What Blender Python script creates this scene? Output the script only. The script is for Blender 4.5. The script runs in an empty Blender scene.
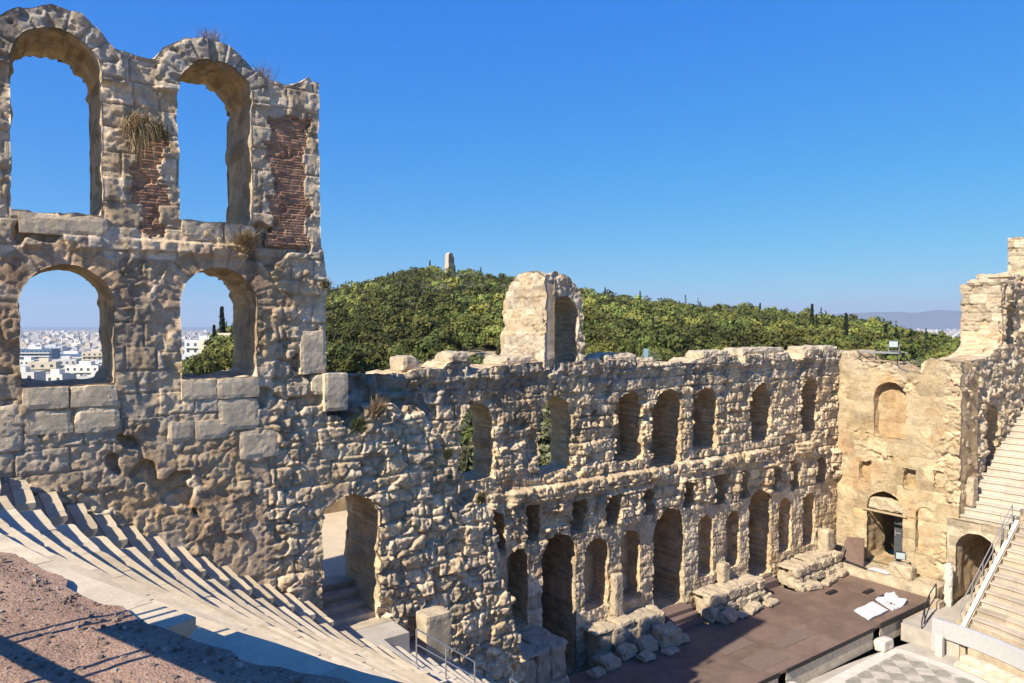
import bpy, math, random
import numpy as np
from mathutils import Vector

R = math.radians
scene = bpy.context.scene
COL = scene.collection
ZO = 18.2                      # everything is laid out relative to the eye, then lifted so the orchestra floor is z = 0
CX, CY = 31.9, 18.5            # centre of the orchestra
rnd = random.Random(7)

# ------------------------------------------------------------------ noise
def h2(ix, iy, s=0):
    ix = np.asarray(ix).astype(np.int64); iy = np.asarray(iy).astype(np.int64)
    n = (ix * 374761393 + iy * 668265263 + s * 974634777) & 0xffffffff
    n = ((n ^ (n >> 13)) * 1274126177) & 0xffffffff
    n = ((n ^ (n >> 16)) * 2246822519) & 0xffffffff
    n = n ^ (n >> 15)
    return (n & 0xffffff) / float(0x1000000)

def vnoise(x, y, s=0):
    x = np.asarray(x, float); y = np.asarray(y, float)
    ix = np.floor(x); iy = np.floor(y); fx = x - ix; fy = y - iy
    fx = fx * fx * fx * (fx * (fx * 6 - 15) + 10); fy = fy * fy * fy * (fy * (fy * 6 - 15) + 10)
    a = h2(ix, iy, s); b = h2(ix + 1, iy, s); c = h2(ix, iy + 1, s); d = h2(ix + 1, iy + 1, s)
    return (a * (1 - fx) + b * fx) * (1 - fy) + (c * (1 - fx) + d * fx) * fy

def fbm(x, y, o=4, s=0):           # about -1..1
    t = 0; a = 1; n = 0
    for i in range(o):
        t = t + a * (vnoise(x * 2 ** i + 17.3 * i, y * 2 ** i + 5.1 * i, s + i) * 2 - 1); n += a; a *= .5
    return t / n * 1.5

def sstep(a, b, x):
    t = np.clip((x - a) / (b - a), 0, 1); return t * t * (3 - 2 * t)

def worley(x, y, s=0, jit=.9, cheb=.5):
    x = np.asarray(x, float); y = np.asarray(y, float)
    ix = np.floor(x); iy = np.floor(y)
    f1 = np.full(x.shape, 9.); f2 = np.full(x.shape, 9.); idd = np.zeros(x.shape); ox = np.zeros(x.shape); oy = np.zeros(x.shape)
    for dx in (-1, 0, 1):
        for dy in (-1, 0, 1):
            cx = ix + dx; cy = iy + dy
            px = cx + .5 + jit * (h2(cx, cy, s) - .5); py = cy + .5 + jit * (h2(cx, cy, s + 1) - .5)
            ax = np.abs(px - x); ay = np.abs(py - y)
            d = (1 - cheb) * np.hypot(ax, ay) + cheb * np.maximum(ax, ay)
            r = h2(cx, cy, s + 2)
            closer = d < f1
            f2 = np.where(closer, f1, np.minimum(f2, d)); idd = np.where(closer, r, idd); f1 = np.where(closer, d, f1)
            ox = np.where(closer, x - px, ox); oy = np.where(closer, y - py, oy)
    return f1, f2, idd, ox, oy

def ashlar(u, z, ch, bw, s=0):
    """coursed blocks: distance to the nearest joint, and an id per block"""
    row = np.floor(z / ch)
    off = h2(row, row * 0 + 3, s) * bw * 3
    w = bw * (.75 + .5 * h2(row, row * 0 + 9, s))
    c = (u + off) / w; ci = np.floor(c); fc = c - ci
    # every block start is shifted at random
    j0 = (h2(ci, row, s + 5) - .5) * .5; j1 = (h2(ci + 1, row, s + 5) - .5) * .5
    sel = np.where(fc < j0, -1, np.where(fc > 1 + j1, 1, 0)); ci = ci + sel
    l = ci + (h2(ci, row, s + 5) - .5) * .5; r = ci + 1 + (h2(ci + 1, row, s + 5) - .5) * .5
    du = np.minimum(c - l, r - c) * w
    dz = np.minimum(z - row * ch, (row + 1) * ch - z)
    return np.minimum(np.abs(du), dz), h2(ci, row, s + 8), h2(ci, row, s + 11)

def mix(a, b, t):
    t = np.asarray(t)[..., None]; return np.asarray(a) * (1 - t) + np.asarray(b) * t

# ------------------------------------------------------------------ objects
def tag(o, label=None, cat=None, group=None, kind=None):
    if label: o['label'] = label
    if cat: o['category'] = cat
    if group: o['group'] = group
    if kind: o['kind'] = kind
    return o

def thing(name, label, cat, loc=(0, 0, 0), group=None, rotz=0):
    o = bpy.data.objects.new(name, None); COL.objects.link(o)
    o.location = loc; o.rotation_euler = (0, 0, rotz); o.empty_display_size = .3
    return tag(o, label, cat, group)

def mesh_obj(name, V, F, mat, parent=None, col=None, smooth=False, origin=None, local=False):
    """V in world layout coordinates unless local; becomes one mesh object"""
    V = np.asarray(V, float).reshape(-1, 3)
    if not local:
        if parent is not None:
            p = parent
            off = np.zeros(3)
            while p is not None:
                off += np.array(p.location); p = p.parent
            V = V - off
        elif origin is not None:
            V = V - np.array(origin)
    me = bpy.data.meshes.new(name)
    if isinstance(F, np.ndarray) and F.ndim == 2:
        n, k = F.shape
        me.vertices.add(len(V)); me.vertices.foreach_set('co', V.astype(np.float32).ravel())
        me.loops.add(n * k); me.loops.foreach_set('vertex_index', F.astype(np.int32).ravel())
        me.polygons.add(n); me.polygons.foreach_set('loop_start', np.arange(0, n * k, k, dtype=np.int32))
        me.update(calc_edges=True); me.validate()
    else:
        me.from_pydata([tuple(v) for v in V], [], [tuple(f) for f in F]); me.update()
    if col is not None:
        a = me.color_attributes.new('Col', 'FLOAT_COLOR', 'POINT')
        c = np.ones((len(V), 4), np.float32); c[:, :3] = col
        a.data.foreach_set('color', c.ravel())
    if smooth:
        me.polygons.foreach_set('use_smooth', np.ones(len(me.polygons), bool))
    me.materials.append(mat)
    o = bpy.data.objects.new(name, me); COL.objects.link(o)
    if parent is not None: o.parent = parent
    elif origin is not None: o.location = origin
    return o

class MB:
    """collects simple solids for ONE mesh"""
    def __init__(s): s.V = []; s.F = []
    def add(s, V, F):
        b = len(s.V); s.V += [tuple(v) for v in V]; s.F += [tuple(i + b for i in f) for f in F]; return s
    def box(s, x0, x1, y0, y1, z0, z1):
        return s.add([(x0, y0, z0), (x1, y0, z0), (x1, y1, z0), (x0, y1, z0), (x0, y0, z1), (x1, y0, z1), (x1, y1, z1), (x0, y1, z1)],
                     [(0, 3, 2, 1), (4, 5, 6, 7), (0, 1, 5, 4), (1, 2, 6, 5), (2, 3, 7, 6), (3, 0, 4, 7)])
    def bar(s, a, b, r, n=8):
        a = Vector(a); b = Vector(b); d = (b - a).normalized()
        q = d.orthogonal().normalized(); w = d.cross(q); V = []; F = []
        for p in (a, b):
            for i in range(n):
                t = 2 * math.pi * i / n; V.append(tuple(p + q * math.cos(t) * r + w * math.sin(t) * r))
        for i in range(n): F.append((i, (i + 1) % n, n + (i + 1) % n, n + i))
        F.append(tuple(range(n - 1, -1, -1))); F.append(tuple(range(n, 2 * n)))
        return s.add(V, F)
    def prism(s, poly, axis, a, b):
        """poly = 2D points; axis 'x','y','z' extruded from a to b"""
        n = len(poly)
        def P(p, t): return {'x': (t, p[0], p[1]), 'y': (p[0], t, p[1]), 'z': (p[0], p[1], t)}[axis]
        V = [P(p, a) for p in poly] + [P(p, b) for p in poly]
        F = [(i, (i + 1) % n, n + (i + 1) % n, n + i) for i in range(n)] + [tuple(range(n - 1, -1, -1)), tuple(range(n, 2 * n))]
        return s.add(V, F)
    def build(s, name, mat, parent=None, **k): return mesh_obj(name, s.V, s.F, mat, parent, **k)

def bevel(o, w=.02, seg=2):
    m = o.modifiers.new('bevel', 'BEVEL'); m.width = w; m.segments = seg; m.limit_method = 'ANGLE'; return o

# ------------------------------------------------------------------ materials
def new_mat(name):
    m = bpy.data.materials.new(name); m.use_nodes = True
    nt = m.node_tree; b = nt.nodes['Principled BSDF']; return m, nt, b

def node(nt, t, **k):
    n = nt.nodes.new(t)
    for a, v in k.items(): setattr(n, a, v)
    return n

def stone_mat(name, color=None, attr=False, var=.35, scale=3.0, bump=.35, fine=22.0, rough=.92, spots=None, spot_amt=.5, dist=.03):
    m, nt, b = new_mat(name); L = nt.links.new
    tc = node(nt, 'ShaderNodeTexCoord')
    n1 = node(nt, 'ShaderNodeTexNoise'); n1.inputs['Scale'].default_value = scale; n1.inputs['Detail'].default_value = 8; n1.inputs['Roughness'].default_value = .65
    n2 = node(nt, 'ShaderNodeTexNoise'); n2.inputs['Scale'].default_value = fine; n2.inputs['Detail'].default_value = 6; n2.inputs['Roughness'].default_value = .7
    L(tc.outputs['Object'], n1.inputs['Vector']); L(tc.outputs['Object'], n2.inputs['Vector'])
    mr = node(nt, 'ShaderNodeMapRange'); mr.inputs[1].default_value = .3; mr.inputs[2].default_value = .7
    mr.inputs[3].default_value = 1 - var; mr.inputs[4].default_value = 1 + var; L(n1.outputs['Fac'], mr.inputs[0])
    mr2 = node(nt, 'ShaderNodeMapRange'); mr2.inputs[1].default_value = .3; mr2.inputs[2].default_value = .7
    mr2.inputs[3].default_value = 1 - var * .6; mr2.inputs[4].default_value = 1 + var * .6; L(n2.outputs['Fac'], mr2.inputs[0])
    mul = node(nt, 'ShaderNodeMath', operation='MULTIPLY'); L(mr.outputs[0], mul.inputs[0]); L(mr2.outputs[0], mul.inputs[1])
    if attr:
        at = node(nt, 'ShaderNodeAttribute'); at.attribute_name = 'Col'; src = at.outputs['Color']
    else:
        c = node(nt, 'ShaderNodeRGB'); c.outputs[0].default_value = (*color, 1); src = c.outputs[0]
    if spots:
        n3 = node(nt, 'ShaderNodeTexNoise'); n3.inputs['Scale'].default_value = 1.1; n3.inputs['Detail'].default_value = 9; n3.inputs['Roughness'].default_value = .75
        L(tc.outputs['Object'], n3.inputs['Vector'])
        r3 = node(nt, 'ShaderNodeMapRange'); r3.inputs[1].default_value = .5; r3.inputs[2].default_value = .66; r3.inputs[4].default_value = spot_amt
        L(n3.outputs['Fac'], r3.inputs[0])
        mx = node(nt, 'ShaderNodeMix', data_type='RGBA'); L(r3.outputs[0], mx.inputs[0]); L(src, mx.inputs[6]); mx.inputs[7].default_value = (*spots, 1); src = mx.outputs[2]
    vm = node(nt, 'ShaderNodeVectorMath', operation='SCALE'); L(src, vm.inputs[0]); L(mul.outputs[0], vm.inputs['Scale'])
    L(vm.outputs[0], b.inputs['Base Color'])
    b.inputs['Roughness'].default_value = rough; b.inputs['Specular IOR Level'].default_value = .2
    add = node(nt, 'ShaderNodeMath', operation='ADD'); L(n1.outputs['Fac'], add.inputs[0]); L(n2.outputs['Fac'], add.inputs[1])
    if attr and bump >= .5:
        n5 = node(nt, 'ShaderNodeTexNoise'); n5.inputs['Scale'].default_value = 5.5; n5.inputs['Detail'].default_value = 12; n5.inputs['Roughness'].default_value = .78; L(tc.outputs['Object'], n5.inputs['Vector'])
        v5 = node(nt, 'ShaderNodeTexVoronoi', feature='DISTANCE_TO_EDGE'); v5.inputs['Scale'].default_value = 3.2; L(n5.outputs['Color'], v5.inputs['Vector'])
        a5 = node(nt, 'ShaderNodeVectorMath', operation='MULTIPLY_ADD'); L(n5.outputs['Color'], a5.inputs[0]); a5.inputs[1].default_value = (.25, .25, .25); L(tc.outputs['Object'], a5.inputs[2]); L(a5.outputs[0], v5.inputs['Vector'])
        c5 = node(nt, 'ShaderNodeMapRange'); c5.inputs[2].default_value = .06; c5.inputs[4].default_value = .55; L(v5.outputs['Distance'], c5.inputs[0])
        s5 = node(nt, 'ShaderNodeMath', operation='MULTIPLY_ADD'); s5.inputs[1].default_value = 3.0; L(n5.outputs['Fac'], s5.inputs[0]); L(c5.outputs[0], s5.inputs[2])
        add2 = node(nt, 'ShaderNodeMath', operation='ADD'); L(add.outputs[0], add2.inputs[0]); L(s5.outputs[0], add2.inputs[1]); add = add2
    bp = node(nt, 'ShaderNodeBump'); bp.inputs['Strength'].default_value = bump; bp.inputs['Distance'].default_value = dist
    L(add.outputs[0], bp.inputs['Height']); L(bp.outputs[0], b.inputs['Normal'])
    return m

def plain(name, color, rough=.6, metal=0., var=.15, scale=6.):
    m = stone_mat(name, color, var=var, scale=scale, bump=.08, rough=rough); m.node_tree.nodes['Principled BSDF'].inputs['Metallic'].default_value = metal
    return m

M = {}
M['wall'] = stone_mat('weathered_masonry', attr=True, var=.30, scale=2.2, bump=.6, fine=16, dist=.05)
M['wall_far'] = stone_mat('pitted_limestone', attr=True, var=.26, scale=1.6, bump=.6, fine=9, dist=.07)
M['sill'] = stone_mat('sill_limestone', (.62, .49, .32), var=.28, scale=2.5, spots=(.24, .21, .17), bump=.5)
M['marble'] = stone_mat('seat_marble', attr=True, var=.16, scale=1.8, fine=14, bump=.3, rough=.75, spots=(.36, .29, .20), spot_amt=.45)
M['kerb'] = stone_mat('worn_kerb_marble', attr=True, var=.24, scale=1.2, fine=10, bump=.5, rough=.8, spots=(.30, .25, .19), spot_amt=.6)
M['podstone'] = stone_mat('podium_stone', (.42, .345, .24), var=.3, scale=1.8, spots=(.25, .22, .18), bump=.6)
M['paving'] = stone_mat('pale_paving', (.40, .36, .30), var=.2, scale=.8, spots=(.36, .33, .28), bump=.2)
M['terrace'] = stone_mat('terrace_paving', (.48, .40, .28), var=.12, scale=.7, bump=.1)
M['whitestone'] = stone_mat('white_coping', (.54, .50, .43), var=.12, scale=2, bump=.15)
M['cover'] = plain('grey_painted_render', (.40, .40, .40), .6, var=.06)
M['metal'] = plain('galvanised_metal', (.42, .42, .41), .45, .6)
M['darkmetal'] = plain('dark_iron', (.05, .05, .055), .5, .5)
M['black'] = plain('black_paint', (.018, .018, .02), .5)
M['door'] = plain('dark_grey_door', (.07, .075, .085), .5)
M['wood'] = stone_mat('old_timber', (.38, .29, .18), var=.2, scale=5, bump=.2)
M['white'] = plain('white_sheet', (.56, .56, .58), .6, var=.04)
M['redboard'] = plain('faded_brown_board', (.16, .11, .09), .7)
M['panel'] = stone_mat('cream_panel', (.52, .45, .33), var=.18, scale=3, bump=.08, spots=(.34, .28, .2), spot_amt=.5)
M['hatch'] = plain('pale_hatch', (.165, .122, .098), .7)
M['bark'] = plain('bark', (.12, .09, .065), .9)
M['floodglass'] = plain('lamp_glass', (.35, .42, .42), .15)

def deck_mat():
    m, nt, b = new_mat('brown_stage_boards'); L = nt.links.new
    tc = node(nt, 'ShaderNodeTexCoord')
    br = node(nt, 'ShaderNodeTexBrick'); br.inputs['Scale'].default_value = 1.0
    br.inputs['Brick Width'].default_value = 2.44; br.inputs['Row Height'].default_value = 1.22; br.inputs['Mortar Size'].default_value = .012
    br.inputs['Color1'].default_value = (.140, .094, .070, 1); br.inputs['Color2'].default_value = (.165, .112, .084, 1); br.inputs['Mortar'].default_value = (.13, .08, .06, 1)
    L(tc.outputs['Object'], br.inputs['Vector'])
    n = node(nt, 'ShaderNodeTexNoise'); n.inputs['Scale'].default_value = .55; n.inputs['Detail'].default_value = 9; n.inputs['Roughness'].default_value = .7
    L(tc.outputs['Object'], n.inputs['Vector'])
    mr = node(nt, 'ShaderNodeMapRange'); mr.inputs[1].default_value = .35; mr.inputs[2].default_value = .7; mr.inputs[3].default_value = .72; mr.inputs[4].default_value = 1.4
    L(n.outputs['Fac'], mr.inputs[0])
    vm = node(nt, 'ShaderNodeVectorMath', operation='SCALE'); L(br.outputs['Color'], vm.inputs[0]); L(mr.outputs[0], vm.inputs['Scale'])
    L(vm.outputs[0], b.inputs['Base Color']); b.inputs['Roughness'].default_value = .65
    return m
M['deck'] = deck_mat()

def earth_mat():
    m, nt, b = new_mat('red_gravelly_earth'); L = nt.links.new
    tc = node(nt, 'ShaderNodeTexCoord')
    n1 = node(nt, 'ShaderNodeTexNoise'); n1.inputs['Scale'].default_value = 1.3; n1.inputs['Detail'].default_value = 10; n1.inputs['Roughness'].default_value = .72
    v = node(nt, 'ShaderNodeTexVoronoi'); v.inputs['Scale'].default_value = 16
    v2 = node(nt, 'ShaderNodeTexVoronoi'); v2.inputs['Scale'].default_value = 45
    for q in (n1, v, v2): L(tc.outputs['Object'], q.inputs['Vector'])
    cr = node(nt, 'ShaderNodeValToRGB'); e = cr.color_ramp.elements
    e[0].position = .32; e[0].color = (.17, .098, .062, 1); e[1].position = .68; e[1].color = (.36, .225, .145, 1)
    L(n1.outputs['Fac'], cr.inputs[0])
    # pebbles: some voronoi cells paler
    sep = node(nt, 'ShaderNodeSeparateColor'); L(v2.outputs['Color'], sep.inputs[0])
    g = node(nt, 'ShaderNodeMath', operation='GREATER_THAN'); g.inputs[1].default_value = .72; L(sep.outputs[0], g.inputs[0])
    mu = node(nt, 'ShaderNodeMath', operation='MULTIPLY'); mu.inputs[1].default_value = .35; L(g.outputs[0], mu.inputs[0])
    mx = node(nt, 'ShaderNodeMix', data_type='RGBA'); L(mu.outputs[0], mx.inputs[0]); L(cr.outputs[0], mx.inputs[6]); mx.inputs[7].default_value = (.40, .31, .235, 1)
    L(mx.outputs[2], b.inputs['Base Color']); b.inputs['Roughness'].default_value = .95
    ad = node(nt, 'ShaderNodeMath', operation='ADD'); L(v.outputs['Distance'], ad.inputs[0]); L(v2.outputs['Distance'], ad.inputs[1])
    ad2 = node(nt, 'ShaderNodeMath', operation='ADD'); L(ad.outputs[0], ad2.inputs[0]); L(n1.outputs['Fac'], ad2.inputs[1])
    bp = node(nt, 'ShaderNodeBump'); bp.inputs['Strength'].default_value = .5; bp.inputs['Distance'].default_value = .022
    L(ad2.outputs[0], bp.inputs['Height']); L(bp.outputs[0], b.inputs['Normal'])
    return m
M['earth'] = earth_mat()

def leaf_mat(name):
    m, nt, b = new_mat(name); L = nt.links.new
    at = node(nt, 'ShaderNodeAttribute'); at.attribute_name = 'Col'
    L(at.outputs['Color'], b.inputs['Base Color']); b.inputs['Roughness'].default_value = .75; b.inputs['Specular IOR Level'].default_value = .2
    tr = node(nt, 'ShaderNodeBsdfTranslucent'); L(at.outputs['Color'], tr.inputs['Color'])
    ms = node(nt, 'ShaderNodeMixShader'); ms.inputs[0].default_value = .15
    L(b.outputs[0], ms.inputs[1]); L(tr.outputs[0], ms.inputs[2])
    L(ms.outputs[0], nt.nodes['Material Output'].inputs['Surface'])
    return m
M['leaf'] = leaf_mat('foliage')

def terrain_mat():
    m, nt, b = new_mat('dry_hillside'); L = nt.links.new
    at = node(nt, 'ShaderNodeAttribute'); at.attribute_name = 'Col'
    tc = node(nt, 'ShaderNodeTexCoord'); n = node(nt, 'ShaderNodeTexNoise'); n.inputs['Scale'].default_value = .12; n.inputs['Detail'].default_value = 10
    L(tc.outputs['Object'], n.inputs['Vector'])
    mr = node(nt, 'ShaderNodeMapRange'); mr.inputs[1].default_value = .3; mr.inputs[2].default_value = .7; mr.inputs[3].default_value = .6; mr.inputs[4].default_value = 1.35; L(n.outputs['Fac'], mr.inputs[0])
    vm = node(nt, 'ShaderNodeVectorMath', operation='SCALE'); L(at.outputs['Color'], vm.inputs[0]); L(mr.outputs[0], vm.inputs['Scale'])
    L(vm.outputs[0], b.inputs['Base Color']); b.inputs['Roughness'].default_value = 1.
    return m
M['terrain'] = terrain_mat()

def diamond_mat():
    m, nt, b = new_mat('diamond_marble_floor'); L = nt.links.new
    tc = node(nt, 'ShaderNodeTexCoord'); mp = node(nt, 'ShaderNodeMapping'); mp.inputs['Rotation'].default_value[2] = R(45); mp.inputs['Scale'].default_value = (1.25, 1.25, 1.25)
    L(tc.outputs['Object'], mp.inputs[0])
    ck = node(nt, 'ShaderNodeTexChecker'); ck.inputs['Scale'].default_value = 1.0
    ck.inputs['Color1'].default_value = (.44, .40, .33, 1); ck.inputs['Color2'].default_value = (.28, .26, .21, 1); L(mp.outputs[0], ck.inputs[0])
    n = node(nt, 'ShaderNodeTexNoise'); n.inputs['Scale'].default_value = 2.5; n.inputs['Detail'].default_value = 8; L(tc.outputs['Object'], n.inputs['Vector'])
    mr = node(nt, 'ShaderNodeMapRange'); mr.inputs[1].default_value = .3; mr.inputs[2].default_value = .7; mr.inputs[3].default_value = .75; mr.inputs[4].default_value = 1.2; L(n.outputs['Fac'], mr.inputs[0])
    vm = node(nt, 'ShaderNodeVectorMath', operation='SCALE'); L(ck.outputs[0], vm.inputs[0]); L(mr.outputs[0], vm.inputs['Scale'])
    L(vm.outputs[0], b.inputs['Base Color']); b.inputs['Roughness'].default_value = .6
    return m
M['diamond'] = diamond_mat()

# ------------------------------------------------------------------ eroded wall builder
def arch_f(cx, hw, zb, zt, wob=.04, s=0, ell=1.0):
    """signed distance of an arched opening: negative inside"""
    def f(u, z):
        sp = zt - hw * ell
        d = np.where(z > sp, np.hypot(u - cx, (z - sp) / ell) - hw, np.abs(u - cx) - hw)
        d = np.maximum(d, zb - z)
        return d + wob * fbm(u * 2.3, z * 2.3, 3, s)
    return f
def rect_f(u0, u1, z0, z1, wob=.05, s=0):
    def f(u, z):
        d = np.maximum(np.maximum(u0 - u, u - u1), np.maximum(z0 - z, z - z1))
        return d + wob * fbm(u * 2.3, z * 2.3, 3, s)
    return f
def prof(pts):
    xs = [p[0] for p in pts]; zs = [p[1] for p in pts]
    return lambda u: np.interp(u, xs, zs)

def wall(name, P, U, N, u0, u1, z0, z1, res, tops, openings, surf, thick, mat, parent, edge_mask=None, layers=9, seed=0):
    """openings = [(f, depth, closed)]; surf(u,z) -> (displacement towards N, colour). One mesh: face, reveals, backs."""
    P, U, N = (np.array(a, float) for a in (P, U, N)); Zv = np.array((0, 0, 1.))
    nu = int(round((u1 - u0) / res)) + 1; nz = int(round((z1 - z0) / res)) + 1
    u, z = np.meshgrid(np.linspace(u0, u1, nu), np.linspace(z0, z1, nz), indexing='ij')
    def field(u, z, which=False):
        f = tops(u, z); w = np.full(np.shape(u), -1)
        for i, (g, dep, cl) in enumerate(openings):
            q = g(u, z); w = np.where(q < f, i, w); f = np.minimum(f, q)
        return (f, w) if which else f
    uc = (u[:-1, :-1] + u[1:, 1:]) / 2; zc = (z[:-1, :-1] + z[1:, 1:]) / 2
    fc, wc = field(uc, zc, True); keep = fc > 0
    # boundary vertices move onto the outline
    kp = np.zeros((nu + 1, nz + 1), bool); kp[1:-1, 1:-1] = keep
    n4 = kp[:-1, :-1].astype(int) + kp[1:, :-1] + kp[:-1, 1:] + kp[1:, 1:]
    bd = (n4 > 0) & (n4 < 4); bd[0] = bd[-1] = False; bd[:, 0] = False; bd[:, -1] = False
    e = res * .25; ub = u[bd]; zb = z[bd]
    f0 = field(ub, zb); gx = (field(ub + e, zb) - field(ub - e, zb)) / (2 * e); gz = (field(ub, zb + e) - field(ub, zb - e)) / (2 * e)
    g2 = np.maximum(gx * gx + gz * gz, .3); st = np.clip(-f0 / g2, -res * .8, res * .8)
    u = u.copy(); z = z.copy(); u[bd] = ub + np.clip(st * gx, -res * .7, res * .7); z[bd] = zb + np.clip(st * gz, -res * .7, res * .7)
    need = n4 > 0
    for i, (g, dp, cl) in enumerate(openings):
        if cl: 
            mm = np.zeros((nu, nz), bool); q_ = (~keep) & (wc == i); mm[:-1, :-1] |= q_; mm[1:, 1:] |= q_; mm[1:, :-1] |= q_; mm[:-1, 1:] |= q_
            for _ in range(3): mm[1:] |= mm[:-1].copy(); mm[:-1] |= mm[1:].copy(); mm[:, 1:] |= mm[:, :-1].copy(); mm[:, :-1] |= mm[:, 1:].copy()
            need |= mm
    dn, cn = surf(u[need], z[need]); d = np.zeros((nu, nz)); c = np.zeros((nu, nz, 3)); d[need] = dn; c[need] = cn
    V0 = P + u[..., None] * U + z[..., None] * Zv + d[..., None] * N
    idx = np.arange(nu * nz).reshape(nu, nz)
    Q = np.stack([idx[:-1, :-1], idx[1:, :-1], idx[1:, 1:], idx[:-1, 1:]], -1)
    if np.dot(np.cross(U, Zv), N) < 0: Q = Q[..., ::-1]
    verts = [V0.reshape(-1, 3)]; cols = [c.reshape(-1, 3)]; faces = [Q[keep]]
    base = nu * nz
    # reveals
    kq = np.zeros((nu + 1, nz + 1), bool); kq[1:-1, 1:-1] = keep     # kq[i+1,j+1] = keep[i,j]
    E = []; OW = []
    for (di, dj, a, b) in ((-1, 0, (0, 0), (0, 1)), (1, 0, (1, 1), (1, 0)), (0, -1, (1, 0), (0, 0)), (0, 1, (0, 1), (1, 1))):
        nb = kq[1 + di:nu + di, 1 + dj:nz + dj]
        m = keep & ~nb; I, J = np.nonzero(m)
        E.append(np.stack([idx[I + a[0], J + a[1]], idx[I + b[0], J + b[1]]], -1))
        ii = np.clip(I + di, 0, nu - 2); jj = np.clip(J + dj, 0, nz - 2)
        inside = (I + di >= 0) & (I + di < nu - 1) & (J + dj >= 0) & (J + dj < nz - 1)
        OW.append(np.where(inside, wc[ii, jj], -1))
    E = np.concatenate(E); OW = np.concatenate(OW)
    bv, inv = np.unique(E, return_inverse=True); inv = inv.reshape(E.shape)
    ow = np.full(len(bv), -1); ow[inv[:, 0]] = OW; ow[inv[:, 1]] = np.maximum(ow[inv[:, 1]], OW)
    dep = np.array([thick] + [q[1] for q in openings])[ow + 1]
    uu = u.ravel()[bv]; zz = z.ravel()[bv]; dd = d.ravel()[bv]; cc = c.reshape(-1, 3)[bv]
    fx = (field(uu + .05, zz) - field(uu - .05, zz)) / .1; fz = (field(uu, zz + .05) - field(uu, zz - .05)) / .1
    nl = np.maximum(np.hypot(fx, fz), .3); fx /= nl; fz /= nl     # points into the solid
    nb_s = [np.zeros(len(bv)) for _ in range(4)]
    su, sz, sfx, sfz = uu.copy(), zz.copy(), fx.copy(), fz.copy(); cnt_ = np.bincount(inv.ravel(), minlength=len(bv)).astype(float)
    cnt_n = np.bincount(inv[:, 0], minlength=len(bv)) + np.bincount(inv[:, 1], minlength=len(bv))
    def lap(a): return .35 * a + .65 * (np.bincount(inv[:, 0], a[inv[:, 1]], len(bv)) + np.bincount(inv[:, 1], a[inv[:, 0]], len(bv))) / cnt_n
    for _ in range(70): su, sz, sfx, sfz = lap(su), lap(sz), lap(sfx), lap(sfz)
    su = uu + np.clip(su - uu, -.14, .14); sz = zz + np.clip(sz - zz, -.14, .14)
    nl = np.maximum(np.hypot(sfx, sfz), .2); sfx /= nl; sfz /= nl
    prev = bv; cm = cn.mean(0); layers = max(layers, int(max([thick] + [q[1] for q in openings]) / .22)); cs = cm[None, :] + 0 * cc
    for k in range(1, layers + 1):
        t = k / layers
        dk = dd * (1 - min(1, t * 2)) - dep * t
        s_ = t * dep - dd * (1 - min(1, t * 2))
        ang = su * np.abs(sfz) + sz * np.abs(sfx)
        er = .09 * fbm(ang * 1.6 + 9, s_ * 1.6 + ow * 7, 4, seed + 40) + .02
        jn, bid, bi2 = ashlar(s_ + .05 * fbm(ang, s_, 2, 3), ang + .05 * fbm(ang * 1.3, s_ * 1.3, 2, 4), .58, .85, seed + 6)
        er = er + .055 * (bid - .5) + .03 * (1 - sstep(0, .06, jn))
        er = lap(lap(lap(lap(er)))); bl = min(1., (k - .3) / 2.2)
        pu = uu * (1 - bl) + su * bl + sfx * er; pz = zz * (1 - bl) + sz * bl + sfz * er
        verts.append(P + pu[:, None] * U + pz[:, None] * Zv + dk[:, None] * N)
        col = (.35 * cs + .65 * cm) * (.72 + .5 * bid[:, None]) * mix(np.ones((len(bv), 3)), np.array((1.06, .95, .82)), bi2) if k > 1 else cc
        cols.append(col)
        cur = base + np.arange(len(bv)); base += len(bv)
        a = prev[inv[:, 0]]; b = prev[inv[:, 1]]; c2 = cur[inv[:, 1]]; d2 = cur[inv[:, 0]]
        q = np.stack([a, b, c2, d2], -1)
        if np.dot(np.cross(U, Zv), N) < 0: q = q[:, ::-1]
        faces.append(q[:, ::-1]); prev = cur
    # back of the wall
    Vb = P + u[..., None] * U + z[..., None] * Zv - thick * N
    verts.append(Vb.reshape(-1, 3)); cols.append(c.reshape(-1, 3))
    K = 4; na, nb_ = (nu - 1) // K, (nz - 1) // K; full = keep[:na * K, :nb_ * K].reshape(na, K, nb_, K).all((1, 3))
    ib = idx[:na * K + 1:K, :nb_ * K + 1:K]; QB = np.stack([ib[:-1, :-1], ib[1:, :-1], ib[1:, 1:], ib[:-1, 1:]], -1)
    if np.dot(np.cross(U, Zv), N) < 0: QB = QB[..., ::-1]
    faces.append(QB[full][:, ::-1] + base); base += nu * nz
    # closed niches
    for i, (g, dp, cl) in enumerate(openings):
        if not cl: continue
        mm = (~keep) & (wc == i)
        # grow by one cell so that it meets the reveal
        g2_ = mm.copy(); g2_[1:] |= mm[:-1]; g2_[:-1] |= mm[1:]; g2_[:, 1:] |= mm[:, :-1]; g2_[:, :-1] |= mm[:, 1:]
        g2_[1:, 1:] |= mm[:-1, :-1]; g2_[:-1, :-1] |= mm[1:, 1:]; g2_[2:] |= mm[:-2]; g2_[:-2] |= mm[2:]; g2_[:, 2:] |= mm[:, :-2]; g2_[:, :-2] |= mm[:, 2:]
        Vn = P + u[..., None] * U + z[..., None] * Zv + (.35 * np.clip(d, -.25, .25) - dp + .1)[..., None] * N
        verts.append(Vn.reshape(-1, 3)); cols.append(c.reshape(-1, 3) * np.array((1.0, .97, .92))); faces.append(Q[g2_] + base); base += nu * nz
    V = np.concatenate(verts); C = np.concatenate(cols); F = np.concatenate(faces)
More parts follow.
